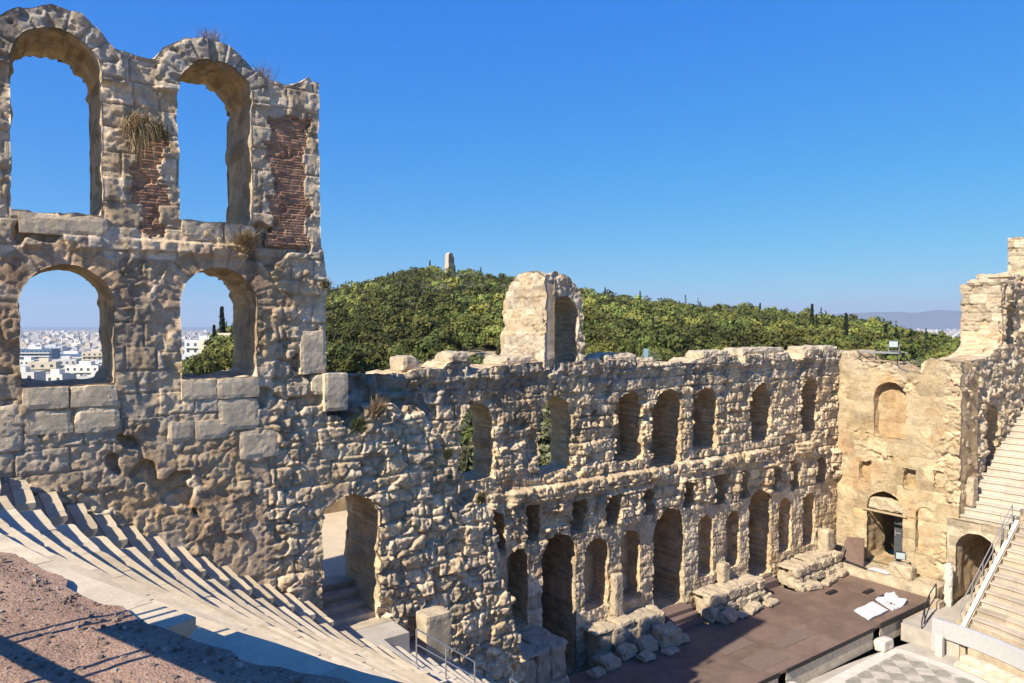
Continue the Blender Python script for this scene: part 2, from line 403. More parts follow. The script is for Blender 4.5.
    used, ri = np.unique(F, return_inverse=True); F = ri.reshape(F.shape)
    return mesh_obj(name, V[used], F, mat, parent, col=np.clip(C[used], 0, .9))

# ------------------------------------------------------------------ masonry surfaces
GREY, BUFF, OCHRE, ROSE, DARK = (np.array(a) for a in ((.50, .42, .305), (.65, .50, .315), (.58, .385, .185), (.45, .30, .175), (.22, .165, .11)))

def rubble(u, z, s, sx=.62, sy=.42, amp=.1, var=.16, wob=.18):
    wu = u + wob * fbm(u * 1.3, z * 1.3, 3, s + 60); wz = z + wob * .8 * fbm(u * 1.3 + 40, z * 1.3, 3, s + 61)
    f1, f2, i, ox, oy = worley(wu / sx, wz / sy, s, .95, .75)
    e = f2 - f1
    pl = sstep(0, .15, e + .05 * fbm(u * 5, z * 5, 2, s + 2)); t1 = ((i * 17.3) % 1 - .5); t2 = ((i * 29.7) % 1 - .5)
    d = amp * (pl - .6) + (var * (i - .5) + (t1 * ox * sx + t2 * oy * sy) * var * 2.6) * (.3 + .7 * pl)
    d = d + .035 * fbm(u * 2.1, z * 2.1, 3, s + 3) + .09 * np.abs(fbm(u * 3.3, z * 3.3, 4, s + 4)) - .03 + pits(u, z, s)
    return d, e, i

def pits(u, z, s):
    a = vnoise(u * 9 + 3, z * 9, s + 71); b = vnoise(u * 4.3, z * 4.3 + 8, s + 72)
    return -.055 * sstep(.66, .80, a) - .10 * sstep(.70, .82, b) + .014 * (vnoise(u * 17, z * 17, s + 73) - .5)

def stone_tint(i, u, z, s, base, warm=.5):
    j = (i * 7.31) % 1; k = (i * 13.77) % 1
    c = mix(np.broadcast_to(base, np.shape(u) + (3,)), GREY, .55 * j)
    c = mix(c, OCHRE, warm * sstep(.6, 1, k) * .8)
    c = c * (.72 + .56 * ((i * 3.17) % 1))[..., None]
    return c

# ================================================================== 1 the tall arched wall on the left
A1, A2 = 1.76, 5.38
top1 = prof([(-9, 6.7), (-1.2, 6.7), (-.55, 6.68), (-.3, 6.55), (.45, 6.60), (.62, 6.9), (1.0, 7.22), (1.7, 7.49), (2.3, 7.36), (2.75, 7.0), (2.98, 6.70), (3.9, 6.66), (4.12, 7.0),
             (4.6, 7.34), (5.1, 7.46), (5.75, 7.38), (6.25, 7.05), (6.58, 6.72), (7.4, 6.66), (7.75, 6.82), (7.95, 7.02), (8.12, 6.85), (8.22, 6.6),
             (8.30, 2.2), (8.5, 1.2), (8.38, .6), (8.42, -1.40), (8.46, -2.6), (9.0, -2.95), (9.35, -3.05), (9.6, -2.6), (10.8, -2.55), (11.6, -2.75), (11.9, -3.4), (12.45, -4.05),
             (12.8, -4.85), (13.4, -5.4), (13.9, -5.85), (14.3, -6.5), (14.6, -8.1), (15.05, -9.6), (15.5, -11.1), (15.9, -13), (16.1, -19)])
# z of the top falls steeply past the tower, so the outline is also cut by the tower's right edge
edge1 = prof([(-19, 16.1), (-13, 15.9), (-11.1, 15.5), (-9.6, 15.05), (-8.1, 14.6), (-6.5, 14.3), (-5.85, 13.9), (-5.4, 13.4), (-4.85, 12.8), (-4.05, 12.45), (-3.4, 11.9), (-2.75, 11.6),
              (-2.56, 11.2), (-2.5, 8.44), (-1.4, 8.42), (.6, 8.38), (.9, 8.40), (1.15, 8.52), (1.5, 8.44), (1.9, 8.36), (2.2, 8.27), (2.6, 8.24), (6.5, 8.22), (9, 8.22)])
def tops1(u, z):
    ft = top1(np.minimum(u, 8.1)) - z
    fe = edge1(z) - u
    f = np.minimum(np.minimum(ft, fe), z - np.maximum(-18.5, -5.0 - .66 * (u - 1)))
    low = (u > 8.45)
    f = np.where(low, np.minimum(fe, np.maximum(-2.56 + .22 * np.sin(u * 2.1) * np.sin(u * 5.3) - .55 * np.exp(-((u - 9.1) / .35) ** 2) - z, -9)), f)
    return f + np.where(u > 8.45, .16, .035) * fbm(u * 2.2, z * 2.2, 4, 3)

def surf1(u, z):
    d, e, i = rubble(u, z, 11, .62, .44, .07, .05, .12); d = d * .8
    dl, el, il = rubble(u, z, 21, .78, .56, .12, .17, .2)         # lumps where the facing has fallen
    da, ba, ca = ashlar(u + .03 * fbm(u * 1.5, z * 1.5, 2, 4), z + .02 * fbm(u * 1.1, z * 1.4, 2, 5), .60, 1.0, 31)
    jn = 1 - sstep(.006, .028, da)
    dl2, bl2, _ = ashlar(u + .14 * fbm(u * .8, z * .8, 3, 24), z + .12 * fbm(u * .8 + 5, z * .8, 3, 25), .52, .8, 26)
    dash = -.06 * jn + .055 * (ba - .5) + .018 * fbm(u * 3, z * 3, 4, 9) + .03 * np.abs(fbm(u * 5, z * 5, 3, 10)) + .7 * pits(u, z, 9) * (.3 + .7 * sstep(.3, .7, ca)) - .06 * sstep(.35, .7, fbm(u * 1.6, z * 1.6, 3, 14))
    n = fbm(u * .55, z * .55, 3, 17)
    # where squared blocks survive: pillars of the upper storey, the right edge
    m_as = sstep(-.05, .05, n * .8 + np.where(z > 1.6, .6, -.12) + np.where((u > 7.2) & (z > -2.8), .5, 0) + np.where(z < -3.2, -.28, 0))
    m_lump = np.maximum(sstep(7.8, 9.0, u + .8 * n) * sstep(1.0, -1.2, z), sstep(.2, .5, fbm(u * .45 + 7, z * .45, 2, 23)) * sstep(-2.5, -4, z) * .7)
    m_lump = np.maximum(m_lump, sstep(6.5, 7.0, u + .2 * n) * sstep(7.9, 7.5, u) * sstep(.2, -.4, z) * .9)
    mort = 1 - sstep(.02, .10, e)
    c_r = mix(stone_tint(i, u, z, 1, BUFF, .6), ROSE * 1.05, np.clip(mort * .85 + .3 * sstep(-.05, .4, fbm(u * .6, z * .6, 3, 71)) * sstep(1.6, .6, z), 0, .9))
    c_l = mix(stone_tint(il, u, z, 2, BUFF, .5), DARK * 1.4, .35 * (1 - sstep(.0, .10, el)))
    c_a = mix(stone_tint(ba, u, z, 3, np.array((.62, .505, .36)), .5), ROSE * .8, .55 * jn)
    d = d * (1 - m_as) + dash * m_as; c = mix(c_r, c_a, m_as)
    # mortar smeared flush between the stones: patches of rosy plaster with half buried stones
    fl = sstep(-.12, .12, fbm(u * .8 + 3, z * .8, 3, 91) + .10) * sstep(1.5, .7, z) * (1 - m_as) * (i < .72)
    d = d * (1 - .75 * fl) + (.03 * fbm(u * 1.7, z * 1.7, 3, 92) - .035 + .4 * pits(u, z, 5)) * fl
    c = mix(c, np.array((.47, .335, .21)), .72 * fl * (1 - .35 * sstep(.1, .3, e)))
    c = mix(c, OCHRE * .95, .45 * sstep(.15, .4, fbm(u * .7 + 30, z * .7, 3, 73)) * (1 - .5 * m_as))
    c = mix(c, np.array((.33, .225, .14)), .5 * sstep(.2, .45, fbm(u * .55 + 70, z * .75, 4, 74)) * sstep(1.5, .5, z))
    d = d * np.where(z > 1.6, .72, .72 - .22 * sstep(-2.4, -3.4, z)) * (1 - m_lump) + (dl * .7 + .11 * (bl2 - .5) - .09 * (1 - sstep(.01, .06, dl2))) * m_lump; c = mix(c, c_l, m_lump) * 1.06
    # voussoirs of the upper arches
    for cx, zt, hw, ro in ((A1, 6.92, .93, .56), (A2, 6.94, .93, .54), (A1, 1.40, 1.0, .55), (A2, 1.46, 1.0, .55)):
        sp = zt - hw; r = np.hypot(u - cx, z - sp); an = np.arctan2(z - sp, u - cx)
        ring = (r < hw + ro) & (z > sp - .1)
        k = an / (math.pi / 9.3); ki = np.floor(k); fk = np.minimum(k - ki, 1 - (k - ki)) * .5
        rid = h2(ki, ki * 0 + int(cx * 10), 5)
        dv = .06 * (rid - .4) + .05 * sstep(.01, .05, fk) - .02 + .7 * pits(u, z, 13) + .02 * fbm(u * 3, z * 3, 3, 8) + (.06 if zt > 3 else -.01)
        dv = dv if zt > 3 else dv * .45
        d = np.where(ring, dv, d); cv = stone_tint(rid, u, z, 4, (GREY * 1.15 if zt > 3 else ROSE * 1.3), .35)
        c = np.where(ring[..., None], mix(cv, np.broadcast_to(ROSE * .8, cv.shape), .5 * (1 - sstep(.01, .04, fk))), c)
    # string course between the two storeys, broken
    sc = sstep(1.72, 1.80, z) * sstep(2.12, 2.05, z) * (fbm(u * 1.1, z * .3, 2, 33) > -.3)
    d = d + .10 * sc
    # hollows behind the brick panels
    for q in bricks: 
        inb = q(u, z) < -.02
        d = np.where(inb, -.12, d)
    # deep broken pockets
    hole = sstep(.66, .74, fbm(u * .9 + 31, z * .9, 3, 55)); d = d - .25 * hole
    # grey weathering of the top edges
    wx = sstep(5.9, 6.9, z + .6 * fbm(u * 1.3, z * .7, 3, 12)); c = mix(c, np.array((.36, .335, .30)), .45 * wx)
    streak = sstep(.1, .5, fbm(u * 2.2, z * .3, 3, 66)); c = mix(c, DARK * .8, .55 * streak * sstep(-6, 2, z))
    return d, c

def irregular_brick(u0, u1, z0, z1, s):
    def f(u, z):
        q = np.maximum(np.maximum(u0 - u, u - u1), np.maximum(z0 - z, z - z1))
        row = np.floor(z / .5); return q + .30 * (h2(row, np.where(u > (u0 + u1) / 2, 1, 0) + row * 0, s) - .35) + .09 * fbm(u * 4, z * 4, 3, s)
    return f
bricks = [irregular_brick(3.38, 4.12, 2.15, 4.75, 2), irregular_brick(6.72, 7.92, 2.15, 5.75, 3)]

tall_wall = thing('arched_wall', 'tall ruined stone wall with four arched windows in two storeys, broken away to its right', 'ruined wall', (4, 20.6, -18.2))
ops1 = [(arch_f(A1, .93, 2.60, 6.92, .035, 1), 2.4, False), (arch_f(A2, .93, 2.66, 6.94, .035, 2), 2.4, False),
        (arch_f(A1 + .17, .98, -1.52, 1.38, .03, 3), 2.4, False), (arch_f(A2 + .05, .97, -1.50, 1.46, .03, 4), 2.4, False),
        (arch_f(-1.95, .93, 2.60, 6.92, .035, 5), 2.4, False), (arch_f(-1.85, .98, -1.52, 1.38, .03, 6), 2.4, False),
        (arch_f(9.17, .90, -9.6, -5.15, .06, 7), 2.6, False)]
wall('masonry', (0, 20.6, 0), (1, 0, 0), (0, -1, 0), -4.2, 16.4, -18.6, 7.7, .036, tops1, ops1, surf1, 2.4, M['wall'], tall_wall, seed=1)

def brick_surf(u, z):
    ch = .075; row = np.floor(z / ch); fz = (z / ch - row); off = h2(row, row * 0, 4)
    col_i = np.floor(u / .26 + off); fu = u / .26 + off - col_i
    e = np.minimum(np.minimum(fu, 1 - fu) * .26, np.minimum(fz, 1 - fz) * ch)
    i = h2(col_i, row, 6)
    d = -.05 + .02 * sstep(.004, .018, e) + .025 * (i - .5) + .02 * fbm(u * 2, z * 2, 3, 2) - .06 * sstep(.38, .42, fbm(u * 2.5, z * 2.5, 2, 8))
    c = mix(np.broadcast_to(np.array((.40, .31, .22)), u.shape + (3,)), np.array((.42, .20, .105)), sstep(.004, .014, e) * .95)
    c = mix(c, np.array((.48, .28, .16)), .6 * sstep(.6, 1, i)) * (.75 + .5 * ((i * 5.3) % 1))[..., None]
    return d, c
for q, (u0, u1, z0, z1) in zip(bricks, ((3.1, 4.5, 2.0, 5.0), (6.4, 8.2, 2.0, 6.1))):
    b = wall('brick_infill', (0, 20.6, 0), (1, 0, 0), (0, -1, 0), u0, u1, z0, z1, .025, lambda u, z, q=q: -q(u, z) + .03, [], brick_surf, .25, M['wall'], tall_wall, layers=3)
    b['label'] = 'thin red brick filling of the pier'

def rough_block(x0, x1, y0, y1, z0, z1, name, mat, parent=None, s=0, amp=.02, div=.12, **k):
    """a worn squared block: subdivided box with rounded, eaten edges"""
    nx, ny, nz = (max(2, min(14, int(round((b - a) / div)))) for a, b in ((x0, x1), (y0, y1), (z0, z1)))
    V = {}; L = []; F = []
    def vid(i, j, l):
        if (i, j, l) not in V: V[(i, j, l)] = len(L); L.append((x0 + (x1 - x0) * i / nx, y0 + (y1 - y0) * j / ny, z0 + (z1 - z0) * l / nz, (i in (0, nx)) + (j in (0, ny)) + (l in (0, nz))))
        return V[(i, j, l)]
    for i in range(nx):
        for j in range(ny):
            F += [(vid(i, j, 0), vid(i, j + 1, 0), vid(i + 1, j + 1, 0), vid(i + 1, j, 0)), (vid(i, j, nz), vid(i + 1, j, nz), vid(i + 1, j + 1, nz), vid(i, j + 1, nz))]
    for i in range(nx):
        for l in range(nz):
            F += [(vid(i, 0, l), vid(i + 1, 0, l), vid(i + 1, 0, l + 1), vid(i, 0, l + 1)), (vid(i, ny, l), vid(i, ny, l + 1), vid(i + 1, ny, l + 1), vid(i + 1, ny, l))]
    for j in range(ny):
        for l in range(nz):
            F += [(vid(0, j, l), vid(0, j, l + 1), vid(0, j + 1, l + 1), vid(0, j + 1, l)), (vid(nx, j, l), vid(nx, j + 1, l), vid(nx, j + 1, l + 1), vid(nx, j, l + 1))]
    A = np.array(L); c = np.array(((x0 + x1) / 2, (y0 + y1) / 2, (z0 + z1) / 2)); p = A[:, :3].copy()
    dirv = (p - c) / (np.array((x1 - x0, y1 - y0, z1 - z0)) / 2)
    nn = fbm(p[:, 0] * 2.7 + p[:, 2] * 1.9 + s, p[:, 1] * 2.7 - p[:, 2] * 2.3, 3, s) * amp
    n2 = np.maximum(0, fbm(p[:, 0] * 1.7 + p[:, 2] * 2.9 + s + 5, p[:, 1] * 2.1 - p[:, 2] * 1.3, 3, s + 5)) * amp * 2.0
    p += dirv * (nn - (A[:, 3] - 1) * (amp * .6 + n2))[:, None]
    return mesh_obj(name, p, F, mat, parent, **k)

# pale squared sill and repair blocks let into the face of the tall wall (parts of it)
for x0, x1, z0, z1, pr in ((.96, 2.80, 2.07, 2.56, .07), (4.50, 5.55, 2.16, 2.65, .06), (5.57, 6.36, 2.17, 2.63, .05), (.98, 1.92, -2.06, -1.54, .08), (1.94, 2.96, -2.06, -1.54, .07), (1.02, 2.0, -2.66, -2.08, .06),
                       (2.02, 3.0, -2.70, -2.08, .07), (4.43, 5.32, -2.04, -1.50, .07), (5.34, 6.45, -2.06, -1.52, .08), (5.36, 6.45, -2.95, -2.08, .05), (4.09, 4.75, -3.12, -2.58, .05), (4.77, 5.6, -3.12, -2.6, .06),
                       (5.9, 7.0, -3.75, -2.98, .06), (7.62, 8.40, -1.5, -.24, .06), (7.95, 8.40, -2.1, -1.52, .05), (8.28, 9.02, -2.62, -1.50, .25), (.2, .94, -2.6, -1.9, .04), (7.9, 8.26, 2.2, 2.75, .03), (7.94, 8.24, 4.2, 5.0, .03), (7.92, 8.25, 3.2, 3.75, .03)):
    o = rough_block(x0, x1, 20.6 - pr * .6, 20.6 + .5, z0, z1, 'sill_block', M['sill'], tall_wall, s=int(x0 * 10 + z0 * 7), amp=.015)
    
# stub of the fallen vault on top of the wall's back half
def surf_v(u, z):
    d, e, i = rubble(u, z, 51, .8, .6, .2, .3, .3); return d, mix(stone_tint(i, u, z, 3, GREY * .9, .2), DARK, .3)
wall('vault_stub', (0, 21.9, 0), (1, 0, 0), (0, -1, 0), 8.35, 13.2, -5.2, -1.3, .07,
     lambda u, z: np.minimum(np.minimum(prof([(8.3, -1.72), (10.6, -1.62), (11.6, -1.75), (11.75, -2.3), (12.4, -2.4), (12.6, -3.1), (12.75, -6)])(u) - z, 12.9 - u), 9) + .1 * fbm(u * 2, z * 2, 3, 8),
     [], surf_v, 1.6, M['wall'], tall_wall, seed=4)

# ================================================================== 2 the stage wall
WIN = [(18.95, .95, -7.35, -3.83, 1.85, False), (23.73, 1.1, -7.55, -3.78, 1.85, False), (28.9, 1.03, -7.58, -3.82, 1.9, True), (31.9, 1.2, -8.15, -3.82, 2.3, True),
       (35.22, 1.1, -7.58, -3.82, 1.9, True), (40.7, 1.07, -7.65, -3.8, 1.9, True), (46.15, 1.03, -7.55, -3.8, 2.0, True)]
SLOT = [(19.45, 20.55, -11.0, -9.1), (21.8, 22.75, -10.9, -9.0), (24.8, 25.8, -10.95, -9.2), (27.15, 28.0, -10.9, -9.25), (29.88, 30.9, -10.75, -9.25), (33.3, 34.2, -10.85, -9.3), (36.0, 37.2, -11.1, -9.3),
        (38.4, 39.5, -11.0, -9.35), (41.8, 42.9, -11.1, -9.4), (44.15, 45.0, -11.2, -9.35), (47.0, 48.2, -11.2, -9.4), (48.95, 49.5, -10.65, -10.0)]
ARCH = [(19.55, .5, -14.9, -11.0, 1.0, True), (21.3, .62, -14.85, -10.95, 1.7, True), (23.95, 1.12, -18.2, -10.75, 6, True), (26.5, .86, -15.15, -11.4, 1.3, True), (29.05, .75, -15.25, -11.4, 1.1, True),
        (32.15, 1.34, -16.4, -10.65, 6, True), (35.3, .72, -15.25, -11.5, 1.05, True), (37.9, .73, -15.2, -11.65, 1.05, True), (40.72, 1.2, -16.3, -10.8, 6, True), (43.43, .72, -15.25, -11.65, 1.05, True), (46.2, .76, -15.3, -11.65, 1.05, True)]
ops2 = [(arch_f(c, w, b, t, .09, 10 + i), dp, cl) for i, (c, w, b, t, dp, cl) in enumerate(WIN)]
ops2 += [(rect_f(a, b, c, d, .10, 30 + i), 1.7, True) for i, (a, b, c, d) in enumerate(SLOT)]
ops2 += [(arch_f(c, w, b, t, .05 if b < -15.2 else .06, 50 + i), dp, cl) for i, (c, w, b, t, dp, cl) in enumerate(ARCH)]
top2 = prof([(14, -2.2), (15.2, -2.28), (15.5, -2.05), (17.1, -2.05), (17.3, -1.75), (18.5, -1.75), (18.7, -2.3), (20.3, -2.0), (25.6, -2.0), (26.6, -2.12), (27.2, -1.98), (29.6, -2.05), (30, -2.3), (31.8, -2.28), (33.7, -2.32), (35.1, -2.05),
              (37.9, -2.05), (38.1, -2.45), (38.8, -2.5), (38.95, -2.02), (43.7, -2.0), (43.9, -2.45), (45.1, -2.5), (45.4, -2.02), (50.2, -1.98)])
def tops2(u, z): return top2(u) - z + .09 * fbm(u * 1.8, z * 1.8, 4, 5)
def surf2(u, z):
    wu = u + .08 * fbm(u * .9, z * .9, 3, 1); wz = z + .06 * fbm(u * .8 + 9, z * .9, 3, 2)
    da, ba, ca = ashlar(wu, wz, .62, .95, 3)
    d1, e1, i1 = rubble(u, z, 5, .95, .72, .13, .16, .16)
    n = fbm(u * .35, z * .35, 3, 7)
    ero = sstep(-.2, .35, n + np.interp(u, [24, 32, 38], [.22, .02, -.15]))        # left half is more eaten away
    jn = 1 - sstep(.012, .06, da)
    dash = -.12 * jn + .15 * (ba - .5) + (.07 + .05 * sstep(.4, .8, ca)) * np.abs(fbm(u * 2.2, z * 2.2, 4, 10)) + pits(u, z, 31)
    d = dash * (1 - ero) + (d1 * .55 + dash * .55) * ero
    pit = sstep(.25, .7, fbm(u * 1.4 + 3, z * 1.4, 4, 12)); d = d - .24 * pit
    # broken ledges: cornice under the windows, band over the niches
    l1 = sstep(-8.95, -8.75, z) * sstep(-8.05, -8.2, z) * sstep(-.25, .15, fbm(u * .55, z * .25, 3, 14) + .1)
    l2 = sstep(-11.0, -10.7, z + .35 * fbm(u * .7, u * 0, 2, 15)) * sstep(-9.0, -9.2, z) * sstep(-.2, .2, fbm(u * .6 + 20, z * .4, 3, 16))
    d = d + .30 * l1 + .26 * l2
    low = sstep(-10.9, -11.4, z + .3 * fbm(u * .8, z * .5, 2, 18))                                    # smoother dressed piers of the ground floor
    dl, bl, cl = ashlar(u, z, .75, 1.1, 23)
    dlow = .04 * sstep(.01, .05, dl) + .05 * (bl - .5) + .03 * fbm(u * 2, z * 2, 3, 19) - .05 + .6 * pits(u, z, 41)
    d = d * (1 - low) + (dlow * .75 + d * .25) * low
    # projecting slabs at the very top
    d = d + .16 * sstep(-2.75, -2.6, z + .1 * fbm(u * 1.2, u * 0, 2, 44))
    c = mix(stone_tint(ba, u, z, 3, BUFF * 1.02, .38), DARK * 1.3, .45 * jn)
    c = mix(c, stone_tint(i1, u, z, 5, BUFF * 1.1, .3), ero)
    c = mix(c, stone_tint(bl, u, z, 6, np.array((.58, .47, .32)), .4), low)
    c = mix(c, np.array((.40, .37, .32)), .55 * sstep(-4.2, -2.6, z + .9 * fbm(u * .8, z * .5, 3, 21)))                  # lichen grey at the top
    c = mix(c, OCHRE * 1.0, .35 * sstep(.15, .6, fbm(u * .5 + 8, z * .6, 3, 25)))
    c = mix(c, DARK * .9, .55 * sstep(.12, .5, fbm(u * 1.6, z * .28, 3, 27)) * sstep(-8.5, -3, z))
    return d, c
stage_wall = thing('stage_wall', 'long ruined stage wall with seven arched windows above a row of doors and niches', 'ruined wall', (32, 28.5, -18.2))
wall('masonry', (0, 28.5, 0), (1, 0, 0), (0, -1, 0), 14.0, 49.9, -18.3, -1.4, .048, tops2, ops2, surf2, 1.85, M['wall_far'], stage_wall, seed=2)

# free-standing barrel of an arch on top of the stage wall: a part of it
def surf_arch(u, z):
    da, ba, ca = ashlar(u, z, .62, 1.0, 61)
    d = .04 * sstep(0, .06, da) + .1 * (ba - .5) + .07 * fbm(u * 2, z * 2, 4, 62) + .10 * np.abs(fbm(u * 1.6, z * 1.6, 4, 66)) + pits(u, z, 67)
    c = mix(stone_tint(ba, u, z, 3, np.array((.50, .42, .325)), .4), GREY, .3)
    c = mix(c, OCHRE * .8, .4 * sstep(.1, .5, fbm(u * .9, z * .9, 3, 68)))
    return d, c
# the front with its opening; deep reveal = the barrel
wall('upper_arch', (0, 28.55, 0), (1, 0, 0), (0, -1, 0), 22.6, 26.0, -2.35, 2.9, .06,
     lambda u, z: np.minimum(np.minimum(prof([(22.8, 1.6), (22.98, 2.35), (23.6, 2.55), (24.4, 2.3), (25.0, 1.95), (25.35, 1.45), (25.5, .9)])(u) - z, prof([(-3, 25.75), (-1.9, 25.62), (-1.2, 25.5), (.6, 25.45), (2, 25.2)])(z) - u), u - 22.94) + .12 * fbm(u * 1.6, z * 1.6, 4, 63),
     [(arch_f(24.3, .85, -2.9, 1.3, .12, 64), 1.9, False)], surf_arch, 1.9, M['wall_far'], stage_wall, layers=16, seed=6)
# its sunny flank, built as a rounded, eroded wall end
wall('arch_flank', (22.98, 0, 0), (0, 1, 0), (-1, 0, 0), 28.4, 32.3, -2.4, 2.9, .06,
     lambda u, z: np.minimum(prof([(28.4, 2.25), (28.7, 2.42), (29.6, 2.52), (30.6, 2.43), (31.3, 2.1), (31.75, 1.6), (32.02, .95), (32.1, .5), (32.13, -2.0)])(u) - z, prof([(-3, 32.3), (-.5, 32.2), (-.4, 32.02), (1, 32.0), (2, 31.7), (2.6, 31)])(z) - u) + .13 * fbm(u * 1.3, z * 1.3, 4, 65),
     [], lambda u, z: (lambda d, c: (d * .8 + .12 * sstep(-.35, -.2, -z - .0) * 0 + .10 * sstep(-.45, -.6, z), c))(*surf_arch(u, z)), .5, M['wall_far'], stage_wall, layers=4, seed=7)
# blocks lying along the wall head
for i, (x0, x1, h, y0, y1) in enumerate(((15.3, 16.2, .55, 28.9, 30.2), (17.4, 18.5, .42, 28.5, 29.8), (20.6, 22.8, .35, 28.7, 30.6), (25.9, 26.9, .3, 28.6, 30.2), (27.2, 29.5, .32, 28.6, 30.4), (30.3, 31.6, .28, 29.2, 30.5), (35.0, 37.6, .35, 28.5, 30), (39.0, 43.5, .38, 28.7, 30.3), (45.5, 47.6, .36, 28.5, 30), (47.7, 49.6, .36, 28.5, 30.2))):
    z0 = float(top2((x0 + x1) / 2)) - .25
    o = rough_block(x0, x1, y0, y1, z0, z0 + h + .22, 'coping_block', M['podstone'], None, s=200 + i, amp=.06, div=.2, origin=((x0 + x1) / 2, (y0 + y1) / 2, z0))
    lab = ('pale grey coping block left of the free-standing arch, farthest left on the stage wall head', 'flat coping block midway between the tall wall and the free-standing arch', 'pale stone bed slab under the left side of the free-standing arch',
           'short coping block just right of the free-standing arch', 'flat coping slab right of the free-standing arch above the second window', 'small coping block on the wall head above the middle window',
           'pale mounded coping block right of the middle window', 'long pale slab on the wall head, the longest of them', 'coping slab second from the corner with the yellow side wall', 'coping slab at the corner of the stage wall and the yellow side wall')[i]
    tag(o, lab, 'stone block', 'loose coping blocks along the head of the stage wall')

# ================================================================== 3 the sunlit side wall on the right
def surf3(u, z):
    da, ba, ca = ashlar(u, z + .02 * fbm(u, z, 2, 3), .68, 1.15, 81)
    n = fbm(u * .5, z * .5, 3, 82)
    rough = sstep(.25, .7, n * .7 + .75 * sstep(22.0, 21.0, u) + .5 * sstep(-3.4, -2.4, z))
    d = .02 * sstep(0, .035, da) + .035 * (ba - .5) + .018 * fbm(u * 3, z * 3, 4, 83)
    d1, e1, i1 = rubble(u, z, 85, .75, .55, .16, .22)
    d = d * (1 - rough) + d1 * rough - .05 * sstep(.45, .8, fbm(u * 1.5, z * 1.5, 3, 89))
    c = stone_tint(ba, u, z, 3, np.array((.50, .38, .215)), .35)
    c = mix(c, np.array((.55, .44, .28)), .7 * sstep(-.2, .4, fbm(u * .7, z * .7, 3, 84)))
    c = mix(c, np.array((.52, .30, .14)), .4 * sstep(.2, .6, fbm(u * .6 + 4, z * .8, 3, 86)))
    c = mix(c, stone_tint(i1, u, z, 4, BUFF * 1.1, .4), rough * .7)
    c = mix(c, GREY * 1.0, .6 * sstep(-4.2, -2.6, z + .8 * fbm(u, z * .6, 3, 87)))
    return d, c * .88
top3 = prof([(20.2, -2.5), (21.2, -2.35), (22.5, -2.4), (22.8, -3.3), (23.9, -3.25), (24.4, -2.9), (25, -2.6), (26.9, -2.7), (27.05, -1.95), (29, -1.95)])
side_wall = thing('side_wall', 'sunlit yellow stone side wall with a dark doorway and one arched blind window', 'ruined wall', (49.7, 24.5, -18.2))
ops3 = [(arch_f(24.85, 1.08, -7.75, -4.0, .03, 91), .75, True), (arch_f(25.12, 1.2, -16.35, -11.45, .04, 92), 2.4, False), (arch_f(22.5, .57, -15.05, -11.95, .02, 93), .45, True),
        (rect_f(26.1, 26.95, -10.9, -9.55, .08, 94), .5, True), (rect_f(23.05, 23.95, -11.0, -9.6, .1, 95), .6, True), (rect_f(21.3, 21.95, -10.5, -9.5, .1, 96), .5, True), (rect_f(24.6, 24.95, -9.2, -8.95, .03, 97), .4, True)]
wall('masonry', (49.7, 0, 0), (0, 1, 0), (-1, 0, 0), 20.45, 28.9, -18.3, -1.7, .06, lambda u, z: top3(u) - z + .07 * fbm(u * 2, z * 2, 3, 98), ops3, surf3, 2.4, M['wall_far'], side_wall, seed=3)
# room behind the doorway (walls, roof, floor) so that it is dark in there
b = MB(); b.box(52.0, 60, 23.3, 23.55, -16.5, -11); b.box(52.0, 60, 26.6, 26.85, -16.5, -11); b.box(59.9, 60.1, 23.3, 26.85, -16.5, -11); b.box(52.0, 60.1, 23.3, 26.85, -11, -10.7)
b.build('back_room', M['podstone'], side_wall)
rough_block(49.75, 50.5, 23.95, 26.3, -12.75, -11.95, 'lintel', M['podstone'], side_wall, s=9, amp=.05)
b = MB(); b.box(49.55, 49.68, 23.6, 26.6, -12.9, -12.78); b.build('timber_beam', M['wood'], side_wall)
b = MB(); b.box(50.9, 51.0, 24.1, 25.05, -16.2, -12.85); dr = b.build('door', M['door'], side_wall)
b = MB(); b.bar((50.86, 24.95, -14.6), (50.86, 24.95, -14.2), .03); b.bar((50.86, 24.95, -14.4), (50.86, 24.6, -14.4), .03); b.build('door_handle', M['metal'], dr)

# ================================================================== 4 the far front wall with its tower stump
def surf4(u, z):
    d, e, i = rubble(u, z, 111, .8, .6, .2, .3)
    da, ba, ca = ashlar(u, z, .6, 1, 112)
    c = mix(stone_tint(i, u, z, 3, BUFF, .35), GREY, .35)
    c = mix(c, np.array((.55, .42, .28)), .6 * sstep(-3, -1.5, z)); 
    return d, c
edge4 = prof([(-19, 49.9), (-12, 49.85), (-2.7, 49.8), (-2.5, 50), (-2.4, 52.5), (-2.2, 54.6), (-1.6, 55.6), (-1.0, 56.0), (2.2, 56.1), (2.55, 56.0), (2.75, 57.2), (3.1, 58.5), (3.4, 61), (3.6, 63.9), (4.5, 64.1), (6.3, 64.2), (6.6, 65), (6.9, 67)])
far_wall = thing('far_front_wall', 'weathered end wall at far right, rising to a broken tower stump above the white seats', 'ruined wall', (56, 20.6, -18.2))
wall('masonry', (0, 20.6, 0), (1, 0, 0), (0, -1, 0), 49.7, 68, -18.3, 6.9, .085, lambda u, z: np.minimum(u - edge4(z), 6.5 - z) + .12 * fbm(u * 1.6, z * 1.6, 4, 113),
     [(arch_f(54.75, .95, -9.9, -5.5, .08, 114), 2.4, True), (arch_f(60.2, .93, 2.6, 5.9, .05, 115), 2.4, False), (arch_f(57.4, .93, -1.5, 1.4, .05, 116), 2.4, False)], surf4, 2.4, M['wall_far'], far_wall, layers=12, seed=9)

